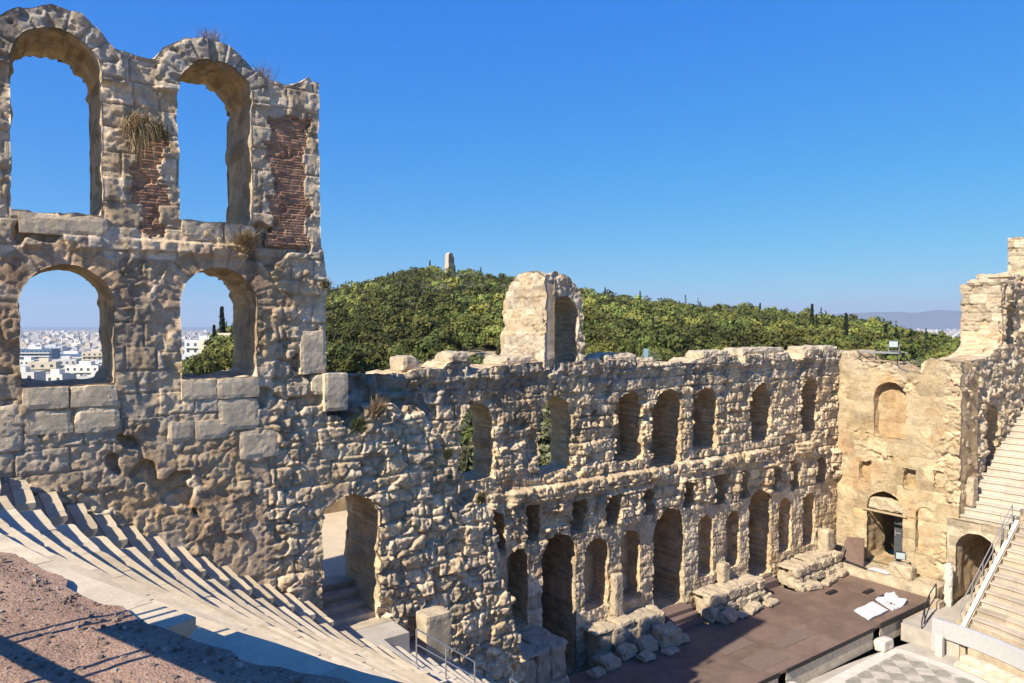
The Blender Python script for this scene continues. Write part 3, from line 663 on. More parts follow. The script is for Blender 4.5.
def surf4b(u, z):
    da, ba, ca = ashlar(u + .04 * fbm(u, z, 2, 7), z + .03 * fbm(u, z, 2, 8), .62, .95, 141)
    jn = 1 - sstep(.01, .05, da)
    d = -.07 * jn + .10 * (ba - .5) + .07 * np.abs(fbm(u * 2, z * 2, 4, 142)) + pits(u, z, 143)
    c = mix(stone_tint(ba, u, z, 3, np.array((.50, .41, .29)), .5), DARK * 1.3, .4 * jn)
    return d, mix(c, np.array((.52, .31, .16)), .55 * sstep(.0, .4, fbm(u * .9, z * .9, 3, 144)) * sstep(2.4, 1.6, z))
def end_panel(name, X, za, zb, ya, yb, sd):
    wall(name, (X, 0, 0), (0, 1, 0), (-1, 0, 0), ya - .3, yb + .3, za - .2, zb + .3, .06, lambda u, z: np.minimum(np.minimum(u - ya, yb - u), np.minimum(zb - z, z - za)) + .10 * fbm(u * 1.7, z * 1.7, 4, sd), [], surf4b, .45, M['wall_far'], far_wall, layers=4, seed=sd)
end_panel('tower_end', 55.95, -2.9, 2.55, 20.6, 23.15, 151)
end_panel('tower_end', 63.85, 2.6, 6.4, 20.6, 23.15, 152)
o = rough_block(56.0, 58.2, 20.7, 22.9, 2.5, 2.95, 'top_course', M['podstone'], far_wall, s=31, amp=.08, div=.2)
o = rough_block(57.4, 60.5, 20.7, 22.9, 2.9, 3.35, 'top_course', M['podstone'], far_wall, s=32, amp=.08, div=.2)

# side and back walls that close the near end of the stage house (they also throw shade)
def surf5(u, z):
    d, e, i = rubble(u, z, 121, .8, .6, .2, .3); return d, stone_tint(i, u, z, 3, BUFF, .3)
near_side = thing('end_wall', 'broken cross wall behind the tall arched wall at the near end of the stage', 'ruined wall', (15, 26, -18.2))
wall('masonry', (14.95, 0, 0), (0, 1, 0), (1, 0, 0), 22.6, 28.6, -18.3, -6, .12, lambda u, z: prof([(22, -7.2), (24, -6.9), (27, -6.6), (29, -6.4)])(u) - z + .2 * fbm(u, z, 3, 122), [], surf5, 1.6, M['wall_far'], near_side, layers=5)

# ================================================================== 5 the seating
DR, DZ = .561, .364
def rk(k): return 30.86 - DR * k
def zk(k): return -3.65 - DZ * k
PROFILE = [(0, 0), (.0, -.10), (.035, -.125), (.075, -.17), (.09, -.30), (.09, -.62), (.80, -.62), (.80, -.045), (.36, -.045), (.34, 0)]
def arc_sweep(k, th0, th1, side, s, straight=False):
    """benches: swept profile about the orchestra centre. angle measured from the -X axis (side -1) or the +X axis (side 1) towards the audience (-Y)"""
    r0 = rk(k); z0 = zk(k); V = []; C = []; F = []; m = len(PROFILE)
    cuts = [th0]; rs_ = random.Random(s * 100 + k)
    while cuts[-1] < th1 - 1.0 / r0: cuts.append(min(th1, cuts[-1] + rs_.uniform(1.1, 2.5) / r0))
    if th1 - cuts[-1] > .2 / r0: cuts.append(th1)
    else: cuts[-1] = th1
    bench_tone = 1.04 * (.88 if side > 0 else 1)  # marble colour factor, lower for the far side benches
    for a_, (ta, tb) in enumerate(zip(cuts, cuts[1:])):
        tb -= .010 / r0; n = max(2, int((tb - ta) * r0 / .22)); tint = bench_tone * rs_.uniform(.80, 1.14); w = rs_.random(); dr_ = rs_.uniform(-.006, .006); dz_ = rs_.uniform(-.005, .003); b0 = len(V)
        cr = [rs_.random() < .22, rs_.random() < .22]                         # broken corners
        for j in range(n + 1):
            t = ta + (tb - ta) * j / n
            for q, (a, b) in enumerate(PROFILE):
                er = .010 * float(fbm(t * r0 * 1.3, k * 3.1 + q * .21, 3, s)) if b > -.3 else 0
                chip = .025 * max(0, float(fbm(t * r0 * 1.1 + 50, k * 2.3, 3, s + 7)) - .22) if q in (0, 1, 2) else 0
                if q in (0, 1) and ((j == 0 and cr[0]) or (j == n and cr[1])): chip += .022
                r = r0 + a + er + chip + dr_; z = z0 + b + er * .6 - (chip * .6 if q == 0 else 0) + dz_
                V.append((CX + side * r * (1 if straight else math.cos(t)), CY - r * math.sin(t), z))
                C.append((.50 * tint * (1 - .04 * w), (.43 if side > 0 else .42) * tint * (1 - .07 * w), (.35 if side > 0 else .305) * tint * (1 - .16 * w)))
        for j in range(n):
            for q in range(m):
                f = (b0 + j * m + q, b0 + j * m + (q + 1) % m, b0 + (j + 1) * m + (q + 1) % m, b0 + (j + 1) * m + q)
                F.append(f if side > 0 else f[::-1])
        F.append(tuple(range(b0, b0 + m))); F.append(tuple(range(b0 + n * m, b0 + n * m + m)))
    return V, F, C
ORD = ['first', 'second', 'third', 'fourth', 'fifth', 'sixth', 'seventh', 'eighth', 'ninth', 'tenth', 'eleventh', 'twelfth', 'thirteenth', 'fourteenth', 'fifteenth', 'sixteenth', 'seventeenth', 'eighteenth', 'nineteenth', 'twentieth',
       'twenty-first', 'twenty-second', 'twenty-third', 'twenty-fourth', 'twenty-fifth', 'twenty-sixth', 'twenty-seventh', 'twenty-eighth', 'twenty-ninth', 'thirtieth', 'thirty-first', 'thirty-second', 'thirty-third', 'thirty-fourth', 'thirty-fifth', 'thirty-sixth', 'thirty-seventh', 'thirty-eighth', 'thirty-ninth', 'fortieth']
def bench(k, th0, th1, side, s, label, group, white=False, straight=False):
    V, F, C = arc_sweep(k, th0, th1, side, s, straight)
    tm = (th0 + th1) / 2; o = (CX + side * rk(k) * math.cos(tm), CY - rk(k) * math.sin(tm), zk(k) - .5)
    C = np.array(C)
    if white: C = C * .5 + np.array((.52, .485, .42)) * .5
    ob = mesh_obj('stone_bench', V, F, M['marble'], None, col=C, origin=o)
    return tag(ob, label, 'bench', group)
def th_of(k, y): return math.asin((CY - y) / rk(k))
for n_, k in enumerate(range(-2, 13)):
    x = 1.04 + DR * k; ye = 17.7 + .136 * (x - 1.04)
    bench(k, th_of(k, 20.5), th_of(k, ye), -1, 300, f'short marble bench butting against the tall arched wall, {ORD[n_]} from top', 'short marble benches along the foot of the tall wall', False, True)
for n_, k in enumerate(range(-3, 15)):
    x = 1.04 + DR * k; ye = 17.0 + .136 * (x - 1.04)
    bench(k, th_of(k, ye), R(21.2), -1, 310, f'long curved marble bench below the earth bank, {ORD[n_]} row from the top', 'long curved marble benches of the near wedge')
for n_, k in enumerate(range(-3, 12)):
    bench(k, R(22.15), R(48), -1, 320, f'curved marble bench right of the near aisle, {ORD[n_]} row from the top', 'curved marble benches beyond the near aisle')
# lower flight right of the doorway landing
for n_, k in enumerate(range(15, 26)):
    bench(k, th_of(k, 19.25 if k < 17 else 20.5), th_of(k, 16.6), -1, 330, f'marble step bench below the doorway landing, {ORD[n_]} row down', 'marble benches below the doorway landing', True)
# far side
for n_, k in enumerate(range(4, 24)):
    bench(k, th_of(k, 20.5), th_of(k, 17.6), 1, 340, f'white marble bench between tunnel and far end wall, {ORD[n_]} row from top', 'white marble benches of the far flight', True)
for n_, k in enumerate(range(6, 35)):
    bench(k, th_of(k, 17.25), R(40), 1, 350, f'worn marble bench right of the sloping handrail, {ORD[n_]} row from top', 'worn marble benches of the far wedge')

# stepped bed under the benches, aisle steps included
def bed(name, side, k0, k1, th0, th1, drop):
    V = []; F = []; n = 40
    pr = []
    for k in range(k0, k1):
        pr += [(rk(k) + DR + .02, zk(k) - drop), (rk(k) + .02, zk(k) - drop)]
    for j in range(n + 1):
        t = th0 + (th1 - th0) * j / n
        for r, z in pr: V.append((CX + side * r * math.cos(t), CY - r * math.sin(t), z))
    m = len(pr)
    for j in range(n):
        for q in range(m - 1): F.append((j * m + q, j * m + q + 1, (j + 1) * m + q + 1, (j + 1) * m + q))
    o = mesh_obj(name, V, F, M['podstone']); tag(o, kind='structure'); return o
bed('near_slope', -1, -2, 14, R(-2.2), R(60), .30)
bed('lower_slope', -1, 14, 36, R(-2.2), R(60), .75)
bed('far_slope', 1, -4, 24, R(-7), R(60), .42)
bed('far_lower_slope', 1, 24, 36, R(2), R(60), .42)

# wide worn kerb along the top, broken into slabs
def ring_slab(name, r0, r1, th0, th1, z0, z1, mat, col, side=-1, s=0, label=None, cat=None, group=None, amp=.03, cols=True, kind=None):
    n = max(2, int((th1 - th0) * r1 / .12)); m = max(2, int((r1 - r0) / .12)); V = []; F = []; C = []
    for j in range(n + 1):
        t = th0 + (th1 - th0) * j / n
        for i in range(m + 1):
            f = i / m
            e0 = amp * float(fbm(t * 40, 3.1 + s, 4, s)) if i == 0 else 0
            e1 = amp * 1.8 * float(fbm(t * 34, 8.7 + s, 4, s + 1)) if i == m else 0
            r = r0 + (r1 - r0) * f + e0 + e1
            zz = z1 + .018 * float(fbm(t * 60, r * 2, 3, s + 2)) - (.035 if i in (0, m) else 0) - (.02 if j in (0, n) else 0)
            V.append((CX + side * r * math.cos(t), CY - r * math.sin(t), zz)); C.append(col)
    q = m + 1
    for j in range(n):
        for i in range(m): F.append((j * q + i, j * q + i + 1, (j + 1) * q + i + 1, (j + 1) * q + i))
    top = len(V)
    per = [j * q for j in range(n + 1)] + [n * q + i for i in range(1, q)] + [j * q + m for j in range(n - 1, -1, -1)] + [i for i in range(m - 1, 0, -1)]
    for p in per: V.append((V[p][0], V[p][1], z0)); C.append(col)
    L_ = len(per)
    for i in range(L_): F.append((per[i], per[(i + 1) % L_], top + (i + 1) % L_, top + i))
    F.append(tuple(top + i for i in range(L_)))
    tm = (th0 + th1) / 2; rm = (r0 + r1) / 2
    ob = mesh_obj(name, V, F, mat, None, col=np.array(C), origin=(CX + side * rm * math.cos(tm), CY - rm * math.sin(tm), z0))
    return tag(ob, label, cat, group, kind)
# ------------------------------------------------------------------ earth where the camera stands
nx = 150; xs = np.linspace(0, 1, nx); Vv = []; Ff = []
ths = np.linspace(R(2), R(80), 260); rs = np.concatenate([np.linspace(32.9, 41, 110), np.linspace(41.5, 60, 12)])
T, RR = np.meshgrid(ths, rs, indexing='ij')
RR = RR + np.where(RR < 33.6, .13 * fbm(T * 55, T * 0, 4, 15), 0)
ex = CX - RR * np.cos(T); ey = CY - RR * np.sin(T)
ez = -2.53 + .03 * fbm(ex * 1.1, ey * 1.1, 3, 5) + .008 * fbm(ex * 6, ey * 6, 3, 6) - .03 * sstep(33.3, 32.9, RR) + .055
ii = np.arange(T.size).reshape(T.shape)
mesh_obj('earth_bank', np.stack([ex, ey, ez], -1), np.stack([ii[:-1, :-1], ii[1:, :-1], ii[1:, 1:], ii[:-1, 1:]], -1).reshape(-1, 4)[:, ::-1], M['earth'])['kind'] = 'structure'
# pebbles and chips lying on it: too many to count
V = []; F = []; C = []
for i in range(9000):
    t = R(rnd.uniform(4, 45)); r = 32.95 + abs(rnd.gauss(0, 2.0)); x = CX - r * math.cos(t); y = CY - r * math.sin(t); s = rnd.choice((.006, .008, .008, .01, .012, .015, .018, .028)) * rnd.uniform(.7, 1.2)
    z = -2.475 + .03 * float(fbm(x * 1.1, y * 1.1, 3, 5)); b0 = len(V); a0 = rnd.uniform(0, 6)
    cc = rnd.uniform(.16, .34) if rnd.random() < .75 else rnd.uniform(.4, .6)
    for q in range(5): V.append((x + s * rnd.uniform(.7, 1.5) * math.cos(a0 + q * 1.257), y + s * rnd.uniform(.7, 1.5) * math.sin(a0 + q * 1.257), z - .01)); C.append((cc, cc * .76, cc * .58))
    for q in range(5): V.append((V[b0 + q][0] * .7 + x * .3, V[b0 + q][1] * .7 + y * .3, z + s * rnd.uniform(.3, .8))); C.append((cc, cc * .76, cc * .58))
    for q in range(5): F.append((b0 + q, b0 + (q + 1) % 5, b0 + 5 + (q + 1) % 5, b0 + 5 + q))
    F.append(tuple(b0 + 5 + q for q in range(5)))
tag(mesh_obj('gravel', V, F, M['wall'], col=np.array(C)), kind='stuff')

# the fence beside the camera whose shadow crosses the earth: two double posts, a low rail and a solid board
f = thing('metal_fence', 'metal fence with double posts and a solid board standing on the reddish earth', 'fence', (-.6, 5.5, -2.55))
def fpt(y): return -1.05 + (6.7 - y) * .37
for y in (6.62, 5.7, 4.5):
    for dy in (0, .15):
        b = MB(); b.bar((fpt(y), y + dy, -2.6), (fpt(y), y + dy, .3), .024); b.build('post', M['darkmetal'], f)
b = MB(); b.bar((fpt(7.4), 7.4, -1.46), (fpt(4.2), 4.2, -1.46), .055); b.build('rail', M['darkmetal'], f)
b = MB(); b.add([(fpt(6.5), 6.5, -1.0), (fpt(4.2), 4.2, -1.0), (fpt(4.2) + .05, 4.2, -1.0), (fpt(6.5) + .05, 6.5, -1.0), (fpt(6.5), 6.5, .12), (fpt(4.2), 4.2, .12), (fpt(4.2) + .05, 4.2, .12), (fpt(6.5) + .05, 6.5, .12)],
               [(0, 1, 2, 3), (4, 7, 6, 5), (0, 4, 5, 1), (1, 5, 6, 2), (2, 6, 7, 3), (3, 7, 4, 0)]); b.build('board', M['cover'], f)

# ================================================================== 6 doorway landing, steps, terrace beyond
b = MB(); b.box(7.95, 10.4, 19.3, 20.45, -10.6, -9.2); b.box(7.95, 9.35, 16.9, 19.3, -10.6, -9.05); tag(b.build('landing', M['paving'], None), kind='structure')
st = thing('door_steps', 'five stone steps rising through the arched doorway in the tall wall', 'steps', (9.2, 21.5, -9.4))
for i in range(5):
    b = MB(); b.box(8.0, 10.4, 20.35 + i * .55, 23.4, -9.5 + .17 * i, -9.30 + .17 * (i + 1) - .04); bevel(b.build('step', M['podstone'], st), .025)
b = MB(); b.box(4.0, 14.2, 23.0, 31.5, -9.2, -8.52); tag(b.build('terrace', M['terrace']), kind='structure')
p = rough_block(6, 14.6, 31.2, 31.7, -8.6, -7.35, 'terrace_parapet', M['podstone'], None, s=3, amp=.03, div=.5, origin=(10, 31.4, -8.6)); tag(p, 'low yellowish parapet closing the terrace behind the doorway', 'parapet')
p = rough_block(12.55, 13.3, 27.3, 28.2, -8.6, -5.0, 'stone_pier', M['podstone'], None, s=4, amp=.04, div=.3, origin=(12.9, 27.8, -8.6)); tag(p, 'pale square pier on the terrace at the right side of the doorway', 'pier')
p = rough_block(11.15, 12.05, 19.6, 20.3, -10.9, -9.05, 'stone_block', M['podstone'], None, s=5, amp=.015, origin=(11.6, 20, -10.9)); tag(p, 'squared stone block standing at the wall foot right of the doorway', 'stone block')

def railing(name, pts, label, hgt=.95, rails=(1.0, .55), mat='metal', r=.022, group=None):
    c = np.mean(np.array(pts), 0); o = thing(name, label, 'railing', tuple(c), group)
    for p in pts:
        b = MB(); b.bar(p, (p[0], p[1], p[2] + hgt), r); b.build('post', M[mat], o)
    for q in rails:
        b = MB()
        for a, c2 in zip(pts, pts[1:]): b.bar((a[0], a[1], a[2] + hgt * q), (c2[0], c2[1], c2[2] + hgt * q), r * .9)
        b.build('rail', M[mat], o)
    return o
railing('metal_railing', [(9.7, 17.6, -9.3), (10.45, 17.3, -9.85), (11.2, 17.0, -10.4)], 'short metal railing on the landing below the arched doorway')
railing('metal_railing', [(13.6, 18.6, -12.2), (14.5, 18.2, -12.9), (15.4, 17.8, -13.6)], 'metal handrail going down at the broken foot of the tall wall', rails=(1.0, .6, .25))

# ================================================================== 7 stage, podiums, blocks
stage = thing('stage_platform', 'wide brown boarded stage with a cream panelled front', 'stage', (31, 23.5, -18.2))
b = MB(); b.box(14.8, 47.5, 20.92, 26.6, -17.14, -17.0); b.box(31.0, 33.3, 26.6, 27.6, -17.14, -17.004); b.box(39.6, 41.8, 26.6, 28.0, -17.14, -17.004); b.build('deck', M['deck'], stage)
x = 16.0
for a, c in ((15, 31.45), (32.1, 40.4), (41.1, 47.5)):
    n = max(1, int(round((c - a) / 1.45))); w = (c - a) / n
    for i in range(n):
        b = MB(); b.box(a + i * w + .012, a + (i + 1) * w - .012, 20.95, 20.99, -18.2, -17.15); b.build('front_panel', M['panel'], stage)
b = MB(); b.box(15, 31.45, 20.86, 20.93, -17.2, -17.05); b.box(32.1, 40.4, 20.86, 20.93, -17.2, -17.05); b.box(41.1, 47.5, 20.84, 20.93, -17.22, -16.94); b.build('edge_trim', M['black'], stage)
b = MB(); b.box(31.3, 32.2, 21.3, 21.4, -18.2, -17.15); b.box(40.3, 41.2, 21.3, 21.4, -18.2, -17.15); b.build('gap_shade_sheet', M['black'], stage)  # black sheets put in the front gaps to stand for shade under the deck
for (x0, x1, y0, y1) in ((34.1, 37.0, 22.35, 23.3), (30.9, 33.3, 21.5, 22.8), (31.0, 33.3, 23.6, 24.5)):
    b = MB(); b.box(x0, x1, y0, y1, -17.0, -16.985); h = b.build('trapdoor', M['hatch'], stage)
for i, (x, y) in enumerate(((43.4, 25.2), (45.4, 23.9), (45.0, 22.9), (43.3, 22.7))):
    b = MB(); b.box(x - .45, x + .45, y - .16, y + .16, -16.999, -16.93); b.prism([(y - .16, -16.93), (y + .16, -16.93), (y + .1, -16.87), (y - .1, -16.87)], 'x', x - .42, x + .42)
    o = b.build('stage_light_box', M['black'], None, origin=(x, y, -17)); tag(o, 'small flat black box lying on the bare right part of the stage', 'stage box', 'black boxes on the stage')
# central steps
st = thing('stage_steps', 'dark red wooden steps up to the tall middle doorway of the stage wall', 'steps', (32.2, 27.2, -17))
for i in range(3):
    b = MB(); b.box(31.0, 33.3, 26.9 + i * .42, 28.6, -17.0 + .22 * i, -16.78 + .22 * i); bevel(b.build('step', M['redboard'], st), .02)
st = thing('stage_steps', 'low brown step at the right doorway of the stage wall', 'steps', (40.7, 28, -17))
b = MB(); b.box(39.7, 41.8, 27.9, 28.7, -17.0, -16.55); bevel(b.build('step', M['redboard'], st), .02)

# white covers
def sheet(x0, x1, y0, y1, s, label, fold=.05):
    n, m = 26, 18; V = []; F = []
    for i in range(n + 1):
        for j in range(m + 1):
            x = x0 + (x1 - x0) * i / n; y = y0 + (y1 - y0) * j / m
            V.append((x + .5 * (y - y0), y, -16.86 + fold * float(fbm(x * 1.3, y * 1.9, 3, s)) + .02 * math.sin(x * 5 + s)))
    for i in range(n):
        for j in range(m): F.append((i * (m + 1) + j, (i + 1) * (m + 1) + j, (i + 1) * (m + 1) + j + 1, i * (m + 1) + j + 1))
    o = mesh_obj('white_sheet', V, F, M['white'], None, origin=((x0 + x1) / 2, (y0 + y1) / 2, -17), smooth=True)
    sm = o.modifiers.new('thick', 'SOLIDIFY'); sm.thickness = .1
    return tag(o, label, 'sheet', 'white sheets on the stage')
sheet(41.0, 43.2, 21.55, 22.75, 1, 'flat white sheet on the stage near its front edge, left of the crumpled one', .02)
sheet(43.6, 45.5, 21.5, 22.9, 2, 'crumpled white sheet on the stage near its right end', .14)

POD = [('long stone podium between the middle and the right doorway', 33.9, 39.3, 26.9, 28.45, -17.05, -15.7), ('broken stone podium in the right corner below the yellow wall', 42.1, 47.9, 26.8, 28.45, -17.05, -15.7),
       ('low ruined podium left of the middle doorway', 25.3, 30.5, 27.0, 28.45, -18.2, -15.75), ('shaded podium block at the near end of the stage', 18.8, 22.6, 25.9, 28.45, -18.2, -15.0)]
for i, (lab, x0, x1, y0, y1, z0, z1) in enumerate(POD):
    t = thing('stone_podium', lab, 'podium', ((x0 + x1) / 2, (y0 + y1) / 2, z0), 'stone podiums along the stage wall')
    rp = random.Random(50 + i); hc = (z1 - z0) / 2; 
    rough_block(x0 + .35, x1 - .3, y0 + .3, y1, z0, z1 - .2, 'core', M['podstone'], t, s=20 + i, amp=.05, div=.3)
    for row in range(2):
        x = x0 + (.0 if row == 0 else .12); q = 0
        while x < x1 - .3:
            w_ = min(rp.uniform(.7, 1.6), x1 - x); 
            if w_ > .25 and not (row == 1 and rp.random() < .16): rough_block(x, x + w_ - .03, y0 + .10 * row + rp.uniform(-.05, .09), y0 + .75, z0 + hc * row + .01, z0 + hc * (row + 1) - rp.uniform(.0, .05), 'facing_block', M['podstone'], t, s=rp.randrange(999), amp=.06, div=.14)
            x += w_
    x = x0
    while x < x1 - .2:
        w_ = min(rp.uniform(.9, 2.2), x1 - x)
        rough_block(x + .02, x + w_ - .02, y0 + rp.uniform(.08, .4), y1, z1 - .2, z1 + rp.uniform(-.06, .12), 'top_slab', M['podstone'], t, s=rp.randrange(999), amp=.05, div=.18); x += w_
    x = x0 - .1
    while x < x1:
        w_ = rp.uniform(.6, 1.3)
        if rp.random() < .8: rough_block(x, min(x + w_ - .03, x1 + .15), y0 - rp.uniform(.25, .5), y0 + .1, z0, z0 + rp.uniform(.25, .5), 'plinth', M['podstone'], t, s=rp.randrange(999), amp=.06, div=.14)
        x += w_
BL = [(29.4, 26.3, 1.5, 1.1, 1.35), (28.0, 26.4, 1.2, .9, .9), (26.6, 26.5, 1.1, .8, .8), (30.3, 26.0, .8, .7, .6), (27.2, 25.7, .9, .8, .45), (25.2, 26.2, 1.2, 1.0, .7), (24.2, 26.0, .9, .8, .4), (22.9, 26.3, 1.0, .9, 1.0), (21.2, 25.2, 1.4, .9, .8), (19.4, 25.0, 1.2, 1.0, .9),
      (34.6, 26.3, 1.2, .8, .75), (35.6, 26.2, .9, .6, .35), (36.9, 26.3, 1.7, .7, .5), (38.6, 26.3, 1.3, .7, .45), (43.0, 26.25, 1.3, .6, .6), (44.9, 26.25, 1.9, .6, .5), (46.9, 26.6, 1.1, .8, .6), (28.8, 25.5, 1.0, .7, .3), (33.7, 26.9, .6, .8, 1.1), (47.4, 27.3, .8, .9, 1.0)]
for i, (x, y, w, d, h) in enumerate(BL):
    w, d, h = w * .9, d * .9, h * .72
    o = rough_block(-w / 2, w / 2, -d / 2, d / 2, 0, h, 'fallen_block', M['podstone'], None, s=60 + i, amp=.06, div=.12, local=True)
    o.location = (x, y, -17.02 if x > 24 else -17.9); o.rotation_euler = (rnd.uniform(-.04, .04), rnd.uniform(-.05, .05), rnd.uniform(-.25, .25))
    tag(o, 'weathered pale stone block lying at the foot of the stage wall', 'stone block', 'tumbled blocks at the foot of the stage wall')
# upright blocks on the podiums
for i, (x0, x1, y0, y1, h, lab) in enumerate(((47.0, 47.9, 27.6, 28.35, 1.5, 'tall squared block in the corner of stage wall and yellow side wall'), (36.35, 37.05, 28.0, 28.6, 1.15, 'upright pier block between the two niches right of the middle doorway'), (27.45, 28.1, 28.1, 28.6, 2.3, 'tapering pier stump between the two niches left of the middle doorway'))):
    o = rough_block(x0, x1, y0, y1, -15.75, -15.75 + h, 'pier_block', M['podstone'], None, s=90 + i, amp=.04, origin=((x0 + x1) / 2, (y0 + y1) / 2, -15.4)); tag(o, lab, 'stone block')

# ledge at the right end of the stage and what lies on it
o = rough_block(47.55, 49.6, 20.9, 27.2, -18.2, -16.42, 'stone_ledge', M['podstone'], None, s=101, amp=.05, div=.4, origin=(48.6, 24, -18.2)); tag(o, 'low stone ledge before the doorway of the yellow side wall', 'ledge')
o = rough_block(47.9, 48.9, 22.5, 23.9, -16.45, -15.6, 'stone_block', M['podstone'], None, s=102, amp=.06, origin=(48.4, 23.2, -16.45)); tag(o, 'squared stone block on the ledge right of the dark doorway', 'stone block')
b = MB(); b.add([(47.9, 25.6, -16.4), (48.3, 27.6, -16.4), (48.9, 27.3, -14.9), (48.5, 25.9, -14.6), (47.98, 25.58, -16.4), (48.38, 27.58, -16.4), (48.98, 27.28, -14.9), (48.58, 25.88, -14.6)], [(0, 3, 2, 1), (4, 5, 6, 7), (0, 1, 5, 4), (1, 2, 6, 5), (2, 3, 7, 6), (3, 0, 4, 7)])
t = thing('leaning_board', 'dark brown board leaning beside the doorway of the yellow side wall', 'board', (48.2, 26.4, -16.4)); b.build('panel', M['redboard'], t)
b = MB(); b.bar((47.75, 25.3, -16.35), (48.05, 27.0, -16.3), .07, 6); b.bar((47.6, 27.2, -16.4), (48.2, 27.1, -15.4), .06, 6); b.build('foot_bar', M['darkmetal'], t)
b = MB(); b.add([(47.75, 23.9, -16.36), (48.2, 23.75, -16.36), (48.25, 25.0, -16.36), (47.8, 25.15, -16.36), (47.75, 23.9, -16.28), (48.2, 23.75, -16.28), (48.25, 25.0, -16.28), (47.8, 25.15, -16.28)], [(0, 3, 2, 1), (4, 5, 6, 7), (0, 1, 5, 4), (1, 2, 6, 5), (2, 3, 7, 6), (3, 0, 4, 7)])
tag(b.build('white_board', M['white'], None, origin=(48, 24.4, -16.36)), 'small flat white board on the ledge before the dark doorway', 'board')

def floodlight(loc, label, yaw):
    t = thing('floodlight', label, 'floodlight', loc, None, yaw)
    b = MB(); b.box(-.3, .3, -.12, .12, .25, .72); bevel(mesh_obj('housing', b.V, b.F, M['darkmetal'], t, local=True), .03)
    b = MB(); b.box(-.26, .26, -.15, -.118, .29, .68); mesh_obj('glass', b.V, b.F, M['floodglass'], t, local=True)
    b = MB(); b.bar((-.33, 0, .48), (-.33, 0, 0), .025, 6); b.bar((.33, 0, .48), (.33, 0, 0), .025, 6); b.bar((-.33, 0, .02), (.33, 0, .02), .025, 6); mesh_obj('bracket', b.V, b.F, M['metal'], t, local=True)
floodlight((48.4, 23.4, -15.58), 'small lamp on the squared block by the dark doorway', R(-60))
floodlight((50.6, 25.1, -1.98), 'floodlight standing on the metal frame above the yellow side wall', R(-70))
t = thing('lighting_gantry', 'dark low metal gantry standing along the head of the yellow side wall', 'gantry', (50.3, 26, -2.6))
b = MB()
for y in np.linspace(24.5, 27.4, 6): b.box(49.95, 51.0, y, y + .06, -2.12, -2.05)
b.build('grille', M['darkmetal'], t)
for y in (24.55, 26.0, 27.3):
    for x in (50.0, 50.9):
        b = MB(); b.bar((x, y, -2.9), (x, y, -2.05), .04, 6); b.build('leg', M['darkmetal'], t)
b = MB(); b.box(49.9, 49.96, 24.4, 27.5, -2.12, -2.02); b.box(51.0, 51.06, 24.4, 27.5, -2.12, -2.02); b.build('edge_beam', M['metal'], t)

# ================================================================== 8 orchestra, far seats' retaining works
b = MB(); n = 96; b.V = [(CX, CY, -18.2)]
ring = [(CX + 14 * math.cos(t), CY + (14 if math.sin(t) < 0 else 2.5) * math.sin(t), -18.2) for t in [2 * math.pi * i / n for i in range(n)]]
tag(mesh_obj('orchestra_floor', [(0, 0, -18.2)] and [(CX, CY, -18.2)] + ring, [(0, 1 + i, 1 + (i + 1) % n) for i in range(n)], M['paving']), kind='structure')
def disc(name, r, ymax, z, mat):
    pts = []
    t0 = math.asin(min(1, (ymax - CY) / r))
    for i in range(121):
        t = t0 - (math.pi + 2 * t0) * i / 120; pts.append((CX + r * math.cos(t), CY + r * math.sin(t), z))
    o = mesh_obj(name, pts, [tuple(range(len(pts)))[::-1]], mat, origin=(CX, CY, z)); tag(o, kind='structure')
disc('orchestra_border', 9.75, 20.45, -18.19, M['whitestone'])
disc('orchestra_diamond_floor', 9.15, 19.85, -18.184, M['diamond'])

t0 = -math.asin((18.95 - CY) / 11.0)
ring_slab('podium_wall', 10.95, 11.32, t0, R(70), -17.35, -16.42, M['cover'], (1, 1, 1), 1, 7, 'smooth grey curved parapet in front of the far seats', 'parapet', amp=.0)
ring_slab('yellow_footing', 10.99, 11.30, t0 + .17, R(70), -18.2, -17.36, M['podstone'], (1, 1, 1), 1, 8, 'yellow stone footing under the curved grey parapet', 'footing', amp=.01)
o = rough_block(42.75, 43.3, 18.4, 18.95, -18.2, -17.34, 'parapet_end', M['cover'], None, s=4, amp=.004, origin=(43, 18.7, -18.2)); tag(o, 'grey rendered block under the left end of the curved parapet', 'block')
for i, (ra, rb, zt, lab) in enumerate(((10.45, 10.98, -17.72, 'upper pale curved step at the foot of the grey parapet'), (9.95, 10.44, -17.98, 'lower pale curved step at the foot of the grey parapet'))):
    ring_slab('curved_step', ra, rb, t0 + .16, R(70), -18.2, zt, M['kerb'], (.60, .52, .40), 1, 17 + i, lab, 'step', 'curved steps round the orchestra')
o = rough_block(42.25, 42.6, 18.15, 18.5, -18.2, -17.05, 'white_post', M['whitestone'], None, s=6, amp=.01, origin=(42.4, 18.3, -18.2)); tag(o, 'stubby white stone post before the end of the grey parapet', 'post')
for x, lab in ((31.8, 'pale stone step block at the middle gap of the stage front'), (40.75, 'pale stone step block at the right gap of the stage front')):
    o = rough_block(x - .5, x + .55, 20.25, 20.85, -18.2, -17.62, 'step_block', M['whitestone'], None, s=7, amp=.02, origin=(x, 20.5, -18.2)); tag(o, lab, 'stone block')

